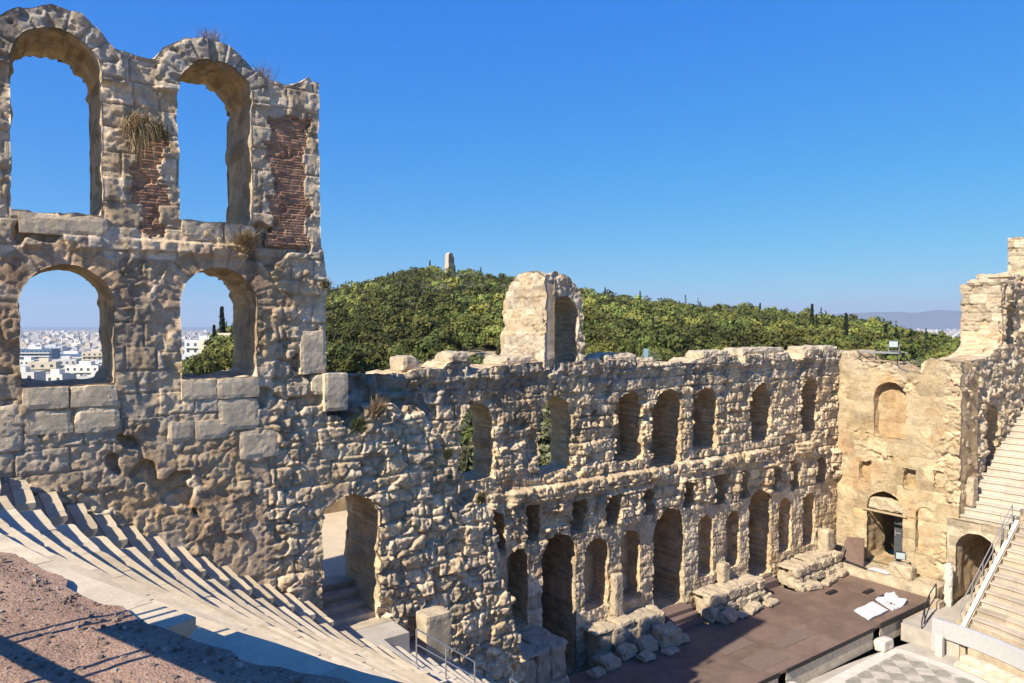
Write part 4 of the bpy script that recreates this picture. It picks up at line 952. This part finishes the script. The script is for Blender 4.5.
# parodos passage, tunnel mouth, retaining wall with coping and handrail
b = MB(); b.box(43, 56, 17.6, 20.7, -18.3, -17.3); tag(b.build('passage_floor', M['paving']), kind='structure')
tun = thing('tunnel_mouth', 'dark vaulted tunnel mouth below the white marble seats', 'tunnel', (49.2, 19.1, -17.3))
def surft(u, z):
    da, ba, ca = ashlar(u, z, .6, .9, 131); return .04 * (ba - .5) + .02 * sstep(0, .05, da) + .03 * fbm(u * 3, z * 3, 3, 132), stone_tint(ba, u, z, 3, np.array((.5, .41, .29)), .4)
wall('masonry', (48.75, 0, 0), (0, 1, 0), (-1, 0, 0), 17.45, 20.75, -17.4, -12.1, .08, lambda u, z: -12.12 - z + 0 * u, [(arch_f(19.1, 1.12, -17.6, -12.75, .04, 133), 7.0, True)], surft, .6, M['wall_far'], tun, layers=10)
rw = thing('seat_retaining_wall', 'sloping retaining wall with white coping beside the tunnel passage', 'retaining wall', (46, 17.5, -17.3))
b = MB(); b.prism([(43.1, -18.2), (43.1, -16.62), (50.2, -11.95), (50.2, -18.2)], 'y', 17.33, 17.6); b.build('wall_body', M['podstone'], rw)
b = MB(); b.prism([(42.85, -16.72), (42.9, -16.58), (50.2, -11.80), (50.2, -11.94)], 'y', 17.36, 17.58); b.build('coping', M['whitestone'], rw)
railing('handrail', [(43.2 + 6.7 * i / 5, 17.62, -16.3 + 4.45 * i / 5) for i in range(6)], 'long sloping metal handrail on the white coping beside the tunnel', 1.0, (1.0, .5), 'metal', .03)
railing('iron_railing', [(43.1, 19.6, -17.8), (44.1, 19.9, -17.3), (45.3, 20.2, -16.9), (46.6, 20.4, -16.6)], 'dark iron railing beside the passage at the right end of the stage', .9, (1.0, .15), 'darkmetal', .035)
o = rough_block(47.75, 48.1, 20.05, 20.5, -17.3, -14.7, 'marble_post', M['whitestone'], None, s=12, amp=.04, origin=(47.9, 20.3, -17.3)); tag(o, 'upright pale marble fragment by the passage left of the tunnel', 'post')
b = MB(); b.box(46.8, 47.5, 20.3, 20.9, -18.2, -16.9); b.box(43.5, 47.5, 20.62, 20.86, -18.2, -17.3); o = b.build('passage_kerb', M['podstone'], None, origin=(46, 20.7, -18.2)); tag(o, 'low stone kerb between stage front and passage', 'kerb')
railing('metal_railing', [(57.6, 19.3, zk(20) + 3.6), (58.9, 19.0, zk(17) + 3.3)], 'thin rail on the landing of the white seats', .9, (1.0,), 'metal', .02)
o = rough_block(50.5, 51.3, 20.0, 20.5, -11.6, -9.8, 'stone_block', M['podstone'], None, s=13, amp=.04, origin=(50.9, 20.2, -11.6)); tag(o, 'brown squared block at the top left of the white far seats', 'stone block')

# ================================================================== 9 terrain, city, hill
SY, CYA = math.sin(R(36.3)), math.cos(R(36.3))
def W(rt, fw): return (SY * fw + CYA * rt, CYA * fw - SY * rt)        # right / forward on the ground -> X, Y
RX = np.array([-900, -200, 130, 175, 205, 260, 325, 360, 400, 440, 480, 540, 590, 640, 700, 760, 820, 870, 920, 960, 1024, 1400, 2600.])
RYp = np.array([372, 366, 358, 352, 338, 308, 291, 284, 272, 268, 271, 282, 290, 296, 303, 308, 315, 322, 332, 343, 354, 360, 372.])
RT = np.array([420, 420, 400, 400, 400, 420, 440, 450, 460, 460, 460, 450, 450, 440, 420, 400, 380, 360, 330, 300, 280, 280, 280.])
def terrain_z(rt, fw):
    px = 512 + 740 * rt / np.maximum(fw, 1)
    tr = np.interp(px, RX, RT); zr = (322 - np.interp(px, RX, RYp)) / 740 * tr - 4
    hillm = sstep(165, 225, px)
    base = np.interp(fw, [-4000, -60, 40, 60, 120, 150], [-19, -19, -19, -13, -9, -10])
    s = np.clip((fw - 130) / (tr - 130), 0, 1); up = base + (zr - base) * (s ** .85)
    dn = zr + (np.interp(fw - tr, [0, 300, 900], [0, -45, -75]) - 0) * 1.0
    h = np.where(fw < tr, up, np.maximum(dn, -80))
    city = np.interp(fw, [-4000, 40, 60, 120, 200, 400, 800, 1200, 12000], [-19, -19, -13, -12, -24, -34, -54, -74, -76])
    w = np.where(fw > 60, hillm, 1)
    z = h * w + city * (1 - w)
    z = np.where(fw > tr + 300, np.minimum(z, np.maximum(city, -80)), z)
    X_ = SY * fw + CYA * rt; Y_ = CYA * fw - SY * rt
    z = np.where((Y_ < 33) & (X_ < 90) & (fw < 140), -19.5, z)
    return z + np.where(fw > 140, 1.2, .0) * fbm(rt * .03, fw * .03, 3, 3) * (fw < 900)
fwv = np.concatenate([np.linspace(-400, 30, 6), np.linspace(45, 560, 110), np.linspace(600, 1500, 24), np.linspace(1800, 12000, 14)])
rtv = np.concatenate([np.linspace(-9000, -700, 14), np.linspace(-600, 500, 150), np.linspace(600, 9000, 14)])
FW, RTm = np.meshgrid(fwv, rtv, indexing='ij'); TZ = terrain_z(RTm, FW)
gx, gy = W(RTm, FW); ii = np.arange(FW.size).reshape(FW.shape)
tc_ = np.broadcast_to(np.array((.30, .245, .16)), FW.shape + (3,)).copy()
tc_ = mix(tc_, np.array((.17, .17, .08)), .8 * sstep(-.2, .3, fbm(RTm * .02, FW * .02, 3, 8)))
tc_ = mix(tc_, np.array((.10, .115, .04)), .85 * (FW < 140) * (FW > 40))
tc_ = mix(tc_, np.array((.075, .08, .035)), .8 * sstep(-.3, .1, fbm(RTm * .03 + 3, FW * .03, 3, 9)) * (FW >= 140) * (FW < 700))
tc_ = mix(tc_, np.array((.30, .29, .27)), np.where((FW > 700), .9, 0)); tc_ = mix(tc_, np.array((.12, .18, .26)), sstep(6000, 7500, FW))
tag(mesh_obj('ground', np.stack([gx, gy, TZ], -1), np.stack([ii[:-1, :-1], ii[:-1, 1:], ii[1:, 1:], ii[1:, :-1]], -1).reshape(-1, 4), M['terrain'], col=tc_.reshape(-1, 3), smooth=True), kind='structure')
# distant mountain on the right
mx = np.linspace(-9500, 9500, 160); prf = 60 + 150 * sstep(3200, 5600, mx) * (1 + .25 * fbm(mx * .0012, mx * 0, 4, 4)) + 12 * fbm(mx * .003, mx * 0, 3, 6) - 130 * sstep(1200, -1500, mx) - 55
V = []; F = []
for j, (dy, fr) in enumerate(((0, 0), (500, .55), (1100, 1.0), (2500, .2))):
    for x_, p_ in zip(mx, prf): V.append((*W(x_, 9500 + dy), -90 + (p_ + 90) * fr))
n = len(mx)
for j in range(3):
    for i in range(n - 1): F.append((j * n + i, j * n + i + 1, (j + 1) * n + i + 1, (j + 1) * n + i))
tag(mesh_obj('mountain', V, F, plain('haze_blue_mountain', (.13, .16, .18), 1.), smooth=True), kind='structure')  # the blue of distance haze is put into the base colour

# ------------------------------------------------------------------ foliage
rng = np.random.default_rng(5)
def crown_cards(cent, rad, n, size, rng):
    """n leaf clumps (small quads) round an ellipsoid shell, facing mostly outwards"""
    d = rng.normal(size=(n, 3)); d[:, 2] = np.where(d[:, 2] < -.4, -d[:, 2] * .6, d[:, 2]); d /= np.linalg.norm(d, axis=1)[:, None]
    r = rng.uniform(.62, 1.06, n)
    p = cent + d * r[:, None] * rad
    nrm = d + rng.normal(size=(n, 3)) * .42; nrm /= np.linalg.norm(nrm, axis=1)[:, None]
    a = np.cross(nrm, rng.normal(size=(n, 3))); a /= np.linalg.norm(a, axis=1)[:, None]; b = np.cross(nrm, a)
    s = size * rng.uniform(.6, 1.35, n)[:, None]
    return np.stack([p - a * s, p - b * s * .75, p + a * s, p + b * s * .75], 1), d
PINE, OLIVE, CYP = np.array((.118, .130, .030)), np.array((.155, .16, .080)), np.array((.020, .032, .014))
def tree_cards(x, y, z, h, w, kind, rng, n):
    if kind == 'cypress':
        t = rng.uniform(0, 1, n); ang = rng.uniform(0, 2 * np.pi, n); rr = w * np.sqrt(np.clip(t * 6, 0, 1)) * (1 - t) ** .6 * rng.uniform(.5, 1, n)
        p = np.stack([x + rr * np.cos(ang), y + rr * np.sin(ang), z + h * (.04 + .96 * t)], 1)
        d = np.stack([np.cos(ang), np.sin(ang), .3 + 0 * t], 1) + rng.normal(size=(n, 3)) * .5; d /= np.linalg.norm(d, axis=1)[:, None]
        a = np.cross(d, rng.normal(size=(n, 3))); a /= np.linalg.norm(a, axis=1)[:, None]; b = np.cross(d, a); s = .34 * rng.uniform(.6, 1.3, n)[:, None] * h / 9
        q = np.stack([p - a * s, p - b * s, p + a * s, p + b * s], 1); c = CYP * rng.uniform(.7, 1.4, (n, 1))
        return q, np.repeat(c, 4, 0)
    tb = rng.uniform(.6, 1.4) * np.array((rng.uniform(.85, 1.15), 1, 1)); lobes = rng.integers(3, 7); Q = []; C = []
    for l in range(lobes):
        f = l / lobes; a = rng.uniform(0, 6.28); rr = w * rng.uniform(.15, .62)
        c = np.array((x + rr * np.cos(a), y + rr * np.sin(a), z + h * rng.uniform(.38, .82)))
        q, d = crown_cards(c, np.array((w * .55, w * .55, h * .24)) * rng.uniform(.75, 1.2), max(3, n // lobes), (.24 if n > 700 else .50) * max(h, 2.4) / 8 * (1.0 if n > 200 else 1.3), rng)
        Q.append(q); base = PINE if kind == 'pine' else OLIVE
        C.append(base * tb * rng.uniform(.8, 1.25) * rng.uniform(.8, 1.2, (len(q), 1)))
    Q = np.concatenate(Q); C = np.concatenate(C); return Q, np.repeat(C, 4, 0)

# the wooded hillside: thousands of crowns that read as one mass
Q = []; C = []; cnt = 0
while cnt < 11000:
    px = rng.uniform(168, 1010); fw = rng.uniform(150, 560) if rng.random() < .8 else rng.uniform(120, 230); rt = (px - 512) / 740 * fw
    tr = np.interp(px, RX, RT)
    if fw > tr + 40: continue
    dens = fbm(np.array(rt * .022), np.array(fw * .022), 3, 12)
    if dens < -.55 and rng.random() < .85: continue
    bare = (860 < px < 960 and 240 < fw < 330 and rng.random() < .45) or (690 < px < 860 and fw > 300 and rng.random() < .35)
    if bare or (abs(px - 450) < 9 and fw > 425): continue
    cnt += 1
    z = float(terrain_z(np.array(rt), np.array(fw))); x, y = W(rt, fw)
    o_ = fbm(np.array(rt * .012 + 9), np.array(fw * .018), 2, 31)
    kind = 'olive' if (o_ > .12 and rng.random() < .75) or rng.random() < .12 else 'pine'
    if rng.random() < .006: kind = 'cypress'
    if kind == 'pine': h = rng.uniform(2.8, 5.8) if rng.random() < .95 else rng.uniform(5.8, 7.6); w = h * rng.uniform(.42, .60)
    elif kind == 'olive': h = rng.uniform(1.8, 3.4); w = h * rng.uniform(.5, .75)
    else: h = rng.uniform(6, 9); w = h * .11
    n = int(np.interp(fw, [120, 220, 400, 560], [340, 190, 95, 62])) if kind != 'cypress' else 70
    q, c = tree_cards(x, y, z - .4, h, w, kind, rng, n); Q.append(q); C.append(c * float(np.clip(1.12 + .85 * fbm(np.array(rt * .03 + 50), np.array(fw * .03), 3, 77), .55, 1.9)))
Q = np.concatenate(Q); C = np.concatenate(C)
tag(mesh_obj('hillside_wood', Q.reshape(-1, 3), np.arange(len(Q) * 4).reshape(-1, 4), M['leaf'], col=C), 'dense green pine and olive wood covering the hill behind the ruin', 'wood', kind='stuff')

def make_tree(name, h, w, kind, seed, n, label, cat, group):
    r = np.random.default_rng(seed); t = thing(name, label, cat, (0, 0, 0), group)
    q, c = tree_cards(0, 0, 0, h, w, kind, r, n)
    mesh_obj('crown', q.reshape(-1, 3), np.arange(len(q) * 4).reshape(-1, 4), M['leaf'], t, col=c, local=True)
    b = MB(); k = h * .5
    for i in range(5):
        b.bar((.1 * math.sin(i), .08 * math.cos(i * 2), k * i / 5 - .3), (.1 * math.sin(i + 1), .08 * math.cos(i * 2 + 2), k * (i + 1) / 5 - .3), .022 * h * (1 - .15 * i), 7)
    if kind != 'cypress':
        for i in range(4):
            a = i * 1.6 + seed; b.bar((0, 0, k * .6), (w * .6 * math.cos(a), w * .6 * math.sin(a), h * .62), .009 * h, 6)
    mesh_obj('trunk', b.V, b.F, M['bark'], t, local=True)
    return t
def copy_thing(src, loc, rz, sc, label=None):
    r_ = src.copy(); COL.objects.link(r_); r_.location = loc; r_.rotation_euler = (0, 0, rz); r_.scale = (sc, sc, sc)
    for ch in src.children:
        c = ch.copy(); COL.objects.link(c); c.parent = r_
    if label: r_['label'] = label
    return r_
def place_tree(px, fw, src, first, sc, rz):
    rt = (px - 512) / 740 * fw; x, y = W(rt, fw); z = float(terrain_z(np.array(rt), np.array(fw)))
    if first: src.location = (x, y, z - .2); src.rotation_euler = (0, 0, rz); src.scale = (sc,) * 3; return src
    return copy_thing(src, (x, y, z - .2), rz, sc)
Q = []; C = []
for i in range(760):
    px = rng.uniform(395, 990) if i < 420 else rng.uniform(440, 600); fw = rng.uniform(58, 128); rt = (px - 512) / 740 * fw; x, y = W(rt, fw)
    if y < 36 and x < 85: continue
    kind = 'olive' if rng.random() < .45 else 'pine'; h = rng.uniform(2.2, 4.6)
    if kind == 'pine' and fw < 95: h *= .75
    q, c = tree_cards(x, y, float(terrain_z(np.array(rt), np.array(fw))) - .5, h, h * .6, kind, rng, 260); Q.append(q); C.append(c)
Q = np.concatenate(Q); C = np.concatenate(C)
tag(mesh_obj('shrubbery', Q.reshape(-1, 3), np.arange(len(Q) * 4).reshape(-1, 4), M['leaf'], col=C), 'green shrubs filling the slope between the ruin and the hill', 'shrubbery', kind='stuff')
protoC = [make_tree('cypress_tree', 12, .95, 'cypress', 3, 900, 'dark narrow cypress standing up out of the pines of the hill', 'cypress', 'dark cypresses among the pines')]
for i, (px, fw, sc) in enumerate(((430, 452, .78), (222, 240, 1.25), (214, 235, .95), (352, 436, .6), (338, 438, .55), (481, 450, .6), (455, 452, .55), (388, 440, .55), (812, 250, .9), (846, 190, .85), (760, 330, .7), (530, 440, .6), (640, 400, .6), (605, 410, .6), (700, 360, .6), (886, 170, .7))):
    place_tree(px, fw, protoC[0], i == 0, sc, i * 1.3)
protoP = [make_tree('pine_tree', 9, 3.9, 'pine', 20 + k, 1500, 'bright green spreading pine at the foot of the wooded hill', 'pine tree', 'pines at the foot of the hill') for k in range(3)]
used = [False] * 3
for i, px in enumerate([198, 206, 236, 340, 372, 405, 428, 596, 612, 632, 655, 682, 700, 724, 745, 768, 790, 806, 828, 845, 862, 880, 902, 918, 936, 952, 968, 590, 668, 735, 815, 895]):
    fw = 118 + 45 * ((i * .618) % 1) if px > 250 else 180 + 40 * ((i * .618) % 1); k = i % 3
    place_tree(px, fw, protoP[k], not used[k], .36 + .24 * ((i * .377) % 1), i * 2.1); used[k] = True

# monument on the summit
mt = (450 - 512) / 740 * 462; mxx, myy = W(mt, 462); mz = float(terrain_z(np.array(mt), np.array(462.)))
t = thing('hill_monument', 'pale broken marble monument on the summit of the wooded hill', 'monument', (mxx, myy, mz + 2.5), None, R(20))
mo = plain('monument_marble', (.52, .38, .26), .8, var=.25)
b = MB(); b.box(-3.2, 3.2, -1.6, 1.6, -2, 4.6); b.build('podium', mo, t, local=True)
b = MB(); b.prism([(-3.1, 4.6), (2.9, 4.6), (2.7, 9.2), (1.6, 10.2), (1.3, 11.6), (-.9, 12.0), (-2.9, 10.9)], 'y', -1.3, 1.3); b.build('niche_storey', mo, t, local=True)
b = MB(); b.box(-1.9, -.3, -1.45, -1.28, 6, 10); b.box(.5, 1.6, -1.45, -1.28, 5.6, 8.6); b.build('niche_shade_slab', plain('monument_niche_shade', (.33, .17, .12), .9), t, local=True)  # raised slabs; the shade of the niches is put into their colour

# ------------------------------------------------------------------ the city beyond the arches
mats_b = [plain('white_render', (.60, .58, .54), .8, var=.06, scale=.2), plain('cream_render', (.66, .58, .44), .8, var=.06, scale=.2), plain('grey_render', (.50, .51, .52), .8, var=.06, scale=.2), plain('blue_glass_front', (.10, .17, .27), .3, var=.1, scale=.3)]
M['pane'] = plain('window_dark', (.07, .08, .10), .25); M['roof'] = plain('flat_roof', (.60, .57, .53), .9, scale=.3); M['terracotta'] = plain('terracotta_roof', (.42, .20, .11), .9, scale=.5)
def building(px, fw, w, d, h, mi, rz, label, group, wins=True, extra=0):
    rt = (px - 512) / 740 * fw; x, y = W(rt, fw); z = float(terrain_z(np.array(rt), np.array(fw))) - .5
    t = thing('city_building', label, 'building', (x, y, z), group, R(-36.3) + rz)
    b = MB(); b.box(-w / 2, w / 2, -d / 2, d / 2, -6, h); b.build('walls', mats_b[mi], t, local=True)
    b = MB(); b.box(-w / 2 + .3, w / 2 - .3, -d / 2 + .3, d / 2 - .3, h, h + .25); rf = b.build('roof', M['roof'], t, local=True)
    b = MB()
    for s_ in ((-w / 2, w / 2, -d / 2, -d / 2 + .25), (-w / 2, w / 2, d / 2 - .25, d / 2), (-w / 2, -w / 2 + .25, -d / 2 + .25, d / 2 - .25), (w / 2 - .25, w / 2, -d / 2 + .25, d / 2 - .25)): b.box(*s_, h, h + .9)
    b.build('parapet', mats_b[mi], t, local=True)
    q = rnd.random()
    b = MB(); b.box(-w * .2, w * .15, -d * .1, d * .3, h + .25, h + 2.9); b.build('stair_head', mats_b[mi if mi < 3 else 0], t, local=True)
    if wins:
        fl = max(1, int(h / 3.1)); nw = max(2, int(w / 3.6)); wm = None
        for f_ in range(fl):
            for k in range(nw):
                cx_ = -w / 2 + w * (k + .5) / nw; z0 = h - 3.1 * (f_ + 1) + .9
                if wm is None:
                    b = MB(); b.box(-.75, .75, -.06, .1, 0, 1.5); wm = b.build('window', M['pane'], t, local=True); wm.location = (cx_, -d / 2, z0)
                else:
                    c = wm.copy(); COL.objects.link(c); c.parent = t; c.location = (cx_, -d / 2, z0)
            b = MB(); b.box(-w * .46, w * .46, -d / 2 - 1.0, -d / 2 - .02, h - 3.1 * (f_ + 1) - .1, h - 3.1 * (f_ + 1) + .1); b.box(-w * .46, w * .46, -d / 2 - 1.0, -d / 2 - .94, h - 3.1 * (f_ + 1) + .1, h - 3.1 * (f_ + 1) + .9)
            b.build('balcony', mats_b[0 if mi != 1 else 1], t, local=True)
    return t
NB = [(20, 330, 16, 10, 8, 0, .1, 'long low white building at the bottom left of the lower left arch'), (56, 345, 13, 9, 7, 0, -.15, 'white building with balconies at the bottom middle of the lower left arch'), (98, 320, 14, 10, 7, 0, .2, 'white building at the bottom right of the lower left arch'),
      (44, 430, 14, 10, 12, 1, .3, 'cream apartment block behind the low white building in the lower left arch'), (86, 415, 20, 9, 11, 0, -.1, 'white block with dark upper openings in the lower left arch'), (12, 440, 14, 11, 10, 2, .2, 'grey apartment block at the left jamb of the lower left arch'),
      (66, 520, 15, 11, 14, 0, .25, 'white apartment block in front of the blue glass offices'), (108, 470, 16, 12, 13, 2, 0, 'grey block behind the right jamb of the lower left arch'), (28, 560, 15, 11, 14, 0, 0, 'white block between the cream block and the dark glass offices'),
      (36, 690, 34, 16, 23, 3, .1, 'dark blue glass office block left in the lower left arch'), (72, 740, 44, 16, 20, 3, -.12, 'long blue glass office block in the middle of the lower left arch'), (96, 640, 20, 14, 20, 1, .3, 'cream office block right of the blue glass ones'), (52, 790, 24, 14, 27, 2, .2, 'tall grey block behind the blue glass offices'),
      (188, 330, 20, 14, 8, 2, .2, 'grey white apartment block seen at left in the lower right arch'), (206, 370, 16, 12, 8.5, 2, -.2, 'pale apartment block behind the pines in the lower right arch'), (196, 250, 20, 10, 4, 0, .15, 'low white hall at the bottom of the lower right arch'), (228, 215, 14, 8, 3.2, 1, 0, 'low cream hall at the bottom right of the lower right arch')]
for px, fw, w, d, h, mi, rz, lab in NB: building(px, fw, w, d, h, mi, rz, lab, 'city buildings seen through the arches')
V = []; 
mbs = [MB(), MB(), MB()]
for i in range(2600):
    if i < 2000: px = rnd.uniform(-60, 260); fw = 820 + 3900 * rnd.random() ** 1.5
    else: px = rnd.uniform(860, 1100); fw = rnd.uniform(2500, 6500)
    rt = (px - 512) / 740 * fw; z = float(terrain_z(np.array(rt), np.array(fw)))
    x, y = W(rt, fw); w = rnd.uniform(9, 24); d = rnd.uniform(9, 20); h = rnd.uniform(9, 22) * (1.25 if rnd.random() < .15 else 1); a = rnd.choice((.1, .35, -.2, .6)) - .63
    ca, sa = math.cos(a), math.sin(a)
    def tr_(p): return (x + p[0] * ca - p[1] * sa, y + p[0] * sa + p[1] * ca, z + p[2])
    q = MB(); q.box(-w / 2, w / 2, -d / 2, d / 2, -4, h)
    if rnd.random() < .6: q.box(-w * .2, w * .2, -d * .2, d * .2, h, h + 3)
    m_ = rnd.choices((0, 1, 2), (6, 2.5, 2))[0]; mbs[m_].add([tr_(p) for p in q.V], q.F)
cityroot = None
allV = []; allF = []; C = []
for m_, cc in zip(mbs, ((.58, .55, .50), (.50, .43, .34), (.34, .34, .35))):
    b0 = len(allV); allV += m_.V; allF += [tuple(i + b0 for i in f_) for f_ in m_.F]
    for j in range(len(m_.V)): C.append(tuple(np.array(cc) * (.75 + .4 * float(h2(j // 8, 3, 1)))))
tag(mesh_obj('distant_city', allV, allF, stone_mat('city_render', attr=True, var=.1, scale=.08, bump=0.), col=np.array(C)), 'sea of small white city blocks spreading to the horizon', 'city', kind='stuff')

# sign and vehicle glimpsed just over the wall head
x, y = W((646 - 512) / 740 * 70, 70); t = thing('street_sign', 'small blue sign showing over the head of the stage wall', 'sign', (x, y, -6.8), None, R(-36))
b = MB(); b.bar((0, 0, -1), (0, 0, 4.0), .05); b.build('pole', M['metal'], t, local=True); b = MB(); b.box(-.22, .22, -.08, -.05, 3.2, 4.3); b.build('panel', plain('blue_sign', (.20, .33, .42), .5), t, local=True)

# ------------------------------------------------------------------ tufts of dry plants on the masonry
def tuft(loc, r, h, n, cols, label, seed, droop=.0):
    rr = np.random.default_rng(seed); V = []; F = []; C = []
    for i in range(int(n * 1.8)):
        a = rr.uniform(0, 6.28); l = h * rr.uniform(.4, 1.1); sp = r * rr.uniform(.1, 1); b0 = len(V); wd = .005 + .008 * rr.random(); dr = droop * rr.uniform(.3, 1.4); c = np.array(cols[rr.integers(len(cols))]) * rr.uniform(.7, 1.3)
        base = np.array((rr.normal() * r * .3, -abs(rr.normal()) * r * .15, rr.normal() * r * .25)); px_ = np.array((-math.sin(a), math.cos(a), 0)) * wd
        for s_ in range(4):
            f_ = s_ / 3; p = base + np.array((math.cos(a) * sp * f_, -abs(math.sin(a)) * sp * f_ * .8, l * (f_ - dr * f_ * f_ * 1.9)))
            V += [p - px_ * (1.1 - f_), p + px_ * (1.1 - f_)]; C += [c, c]
        for s_ in range(3): F.append((b0 + 2 * s_, b0 + 2 * s_ + 1, b0 + 2 * s_ + 3, b0 + 2 * s_ + 2))
    o = mesh_obj('wall_plant', V, F, M['leaf'], None, col=np.array(C), local=True); o.location = loc
    return tag(o, label, 'plant', 'plants growing on the ruins')
DRY = [(.34, .25, .13), (.28, .19, .09), (.40, .32, .18)]; GRN = [(.07, .10, .03), (.12, .13, .05), (.16, .15, .06)]
tuft((3.5, 20.45, 4.75), .5, .85, 460, DRY + [(.20, .14, .07)], 'dry straw tuft hanging on the brick pier between the upper arches', 1, .75)
tuft((3.95, 20.45, 4.7), .3, .45, 160, GRN + DRY[:1], 'green tuft beside the straw on the brick pier', 2, .3)
tuft((6.05, 20.42, 2.1), .45, .45, 260, DRY, 'dry tuft under the right end of the upper right sill', 3, .3)
tuft((8.3, 20.4, 1.05), .25, .3, 120, GRN + DRY, 'small tuft on the right edge of the tall wall', 4, .4)
tuft((9.95, 20.5, -2.75), .4, .55, 220, DRY, 'dry tuft on the broken top right of the tall wall', 5, .2)
tuft((9.25, 20.35, -3.1), .35, .4, 200, GRN, 'green tuft below the projecting block right of the tall wall', 6, .4)
tuft((12.4, 20.4, -4.3), .3, .3, 140, GRN, 'small green tuft on the descending broken wall edge', 7, .2)
tuft((13.6, 20.3, -5.9), .3, .4, 160, GRN + DRY, 'green and straw tuft at the low end of the broken wall', 8, .2)
tuft((5.3, 21.0, 7.42), .5, .3, 90, DRY, 'thin dry grass on the crown of the upper right arch', 9, .0)
tuft((6.7, 20.9, 6.7), .5, .32, 90, DRY, 'thin dry grass right of the upper right arch', 10, .0)
tuft((55.2, 21.4, -2.2), .6, .4, 160, DRY, 'dry tuft at the foot of the far tower stump', 11, .1)
tuft((9.2, 30.0, -8.5), .8, .9, 300, GRN, 'low green plants on the terrace behind the doorway', 12, .1)

# thin summer haze: one closed box of even air round the whole place
b = MB(); b.box(-12500, 14500, -12500, 13500, -140, 330)
hm = bpy.data.materials.new('thin_haze'); hm.use_nodes = True; hn = hm.node_tree; hn.nodes.clear()
ho = hn.nodes.new('ShaderNodeOutputMaterial'); hv = hn.nodes.new('ShaderNodeVolumePrincipled'); hv.inputs['Density'].default_value = .00007; hv.inputs['Color'].default_value = (.80, .88, 1.0, 1); hv.inputs['Anisotropy'].default_value = .2
hn.links.new(hv.outputs[0], ho.inputs['Volume'])
hz = b.build('haze', hm); tag(hz, 'thin pale blue summer haze over the city', kind='stuff')

# ================================================================== light, sky, camera
EL, AZ = 40.0, 8.8
d = Vector((math.cos(R(EL)) * math.cos(R(AZ)), math.cos(R(EL)) * math.sin(R(AZ)), -math.sin(R(EL))))
sl = bpy.data.lights.new('sun', 'SUN'); sl.energy = 4.3; sl.angle = R(.5); sl.color = (1, .90, .74)
so = bpy.data.objects.new('sun', sl); COL.objects.link(so); so.rotation_euler = d.to_track_quat('-Z', 'Y').to_euler(); so.location = (-30, -5, 40)
w = bpy.data.worlds.new('World'); scene.world = w; w.use_nodes = True; nt = w.node_tree
sky = nt.nodes.new('ShaderNodeTexSky'); sky.sky_type = 'NISHITA'; sky.sun_disc = False; sky.sun_elevation = R(EL); sky.sun_rotation = math.atan2(-d.x, -d.y)
sky.air_density = 1.0; sky.dust_density = 0; sky.ozone_density = 6; sky.altitude = 100
bg = nt.nodes['Background']; bg.inputs['Strength'].default_value = .094
sep = nt.nodes.new('ShaderNodeSeparateColor'); cmb = nt.nodes.new('ShaderNodeCombineColor'); nt.links.new(sky.outputs[0], sep.inputs[0])
for q, (p_, k_) in enumerate(((1.30, .155), (.71, .77), (.15, 3.45))):          # a deep, even, camera-phone blue
    a = nt.nodes.new('ShaderNodeMath'); a.operation = 'POWER'; a.inputs[1].default_value = p_
    b = nt.nodes.new('ShaderNodeMath'); b.operation = 'MULTIPLY'; b.inputs[1].default_value = k_
    nt.links.new(sep.outputs[q], a.inputs[0]); nt.links.new(a.outputs[0], b.inputs[0]); nt.links.new(b.outputs[0], cmb.inputs[q])
nt.links.new(cmb.outputs[0], bg.inputs['Color'])

for o in list(scene.objects):
    if o.parent is None and o.type != 'LIGHT': o.location.z += ZO

cam = bpy.data.cameras.new('camera'); cam.sensor_width = 36; cam.lens = 26.0; cam.clip_start = .05; cam.clip_end = 30000
co = bpy.data.objects.new('camera', cam); COL.objects.link(co); co.location = (0, 0, ZO)
co.rotation_euler = (R(90 - 1.5), 0, R(-36.3)); scene.camera = co
scene.view_settings.view_transform = 'Standard'; scene.view_settings.look = 'None'; scene.view_settings.gamma = 1; scene.view_settings.exposure = 1.04
scene.render.engine = 'CYCLES'; scene.cycles.max_bounces = 6; scene.cycles.diffuse_bounces = 4
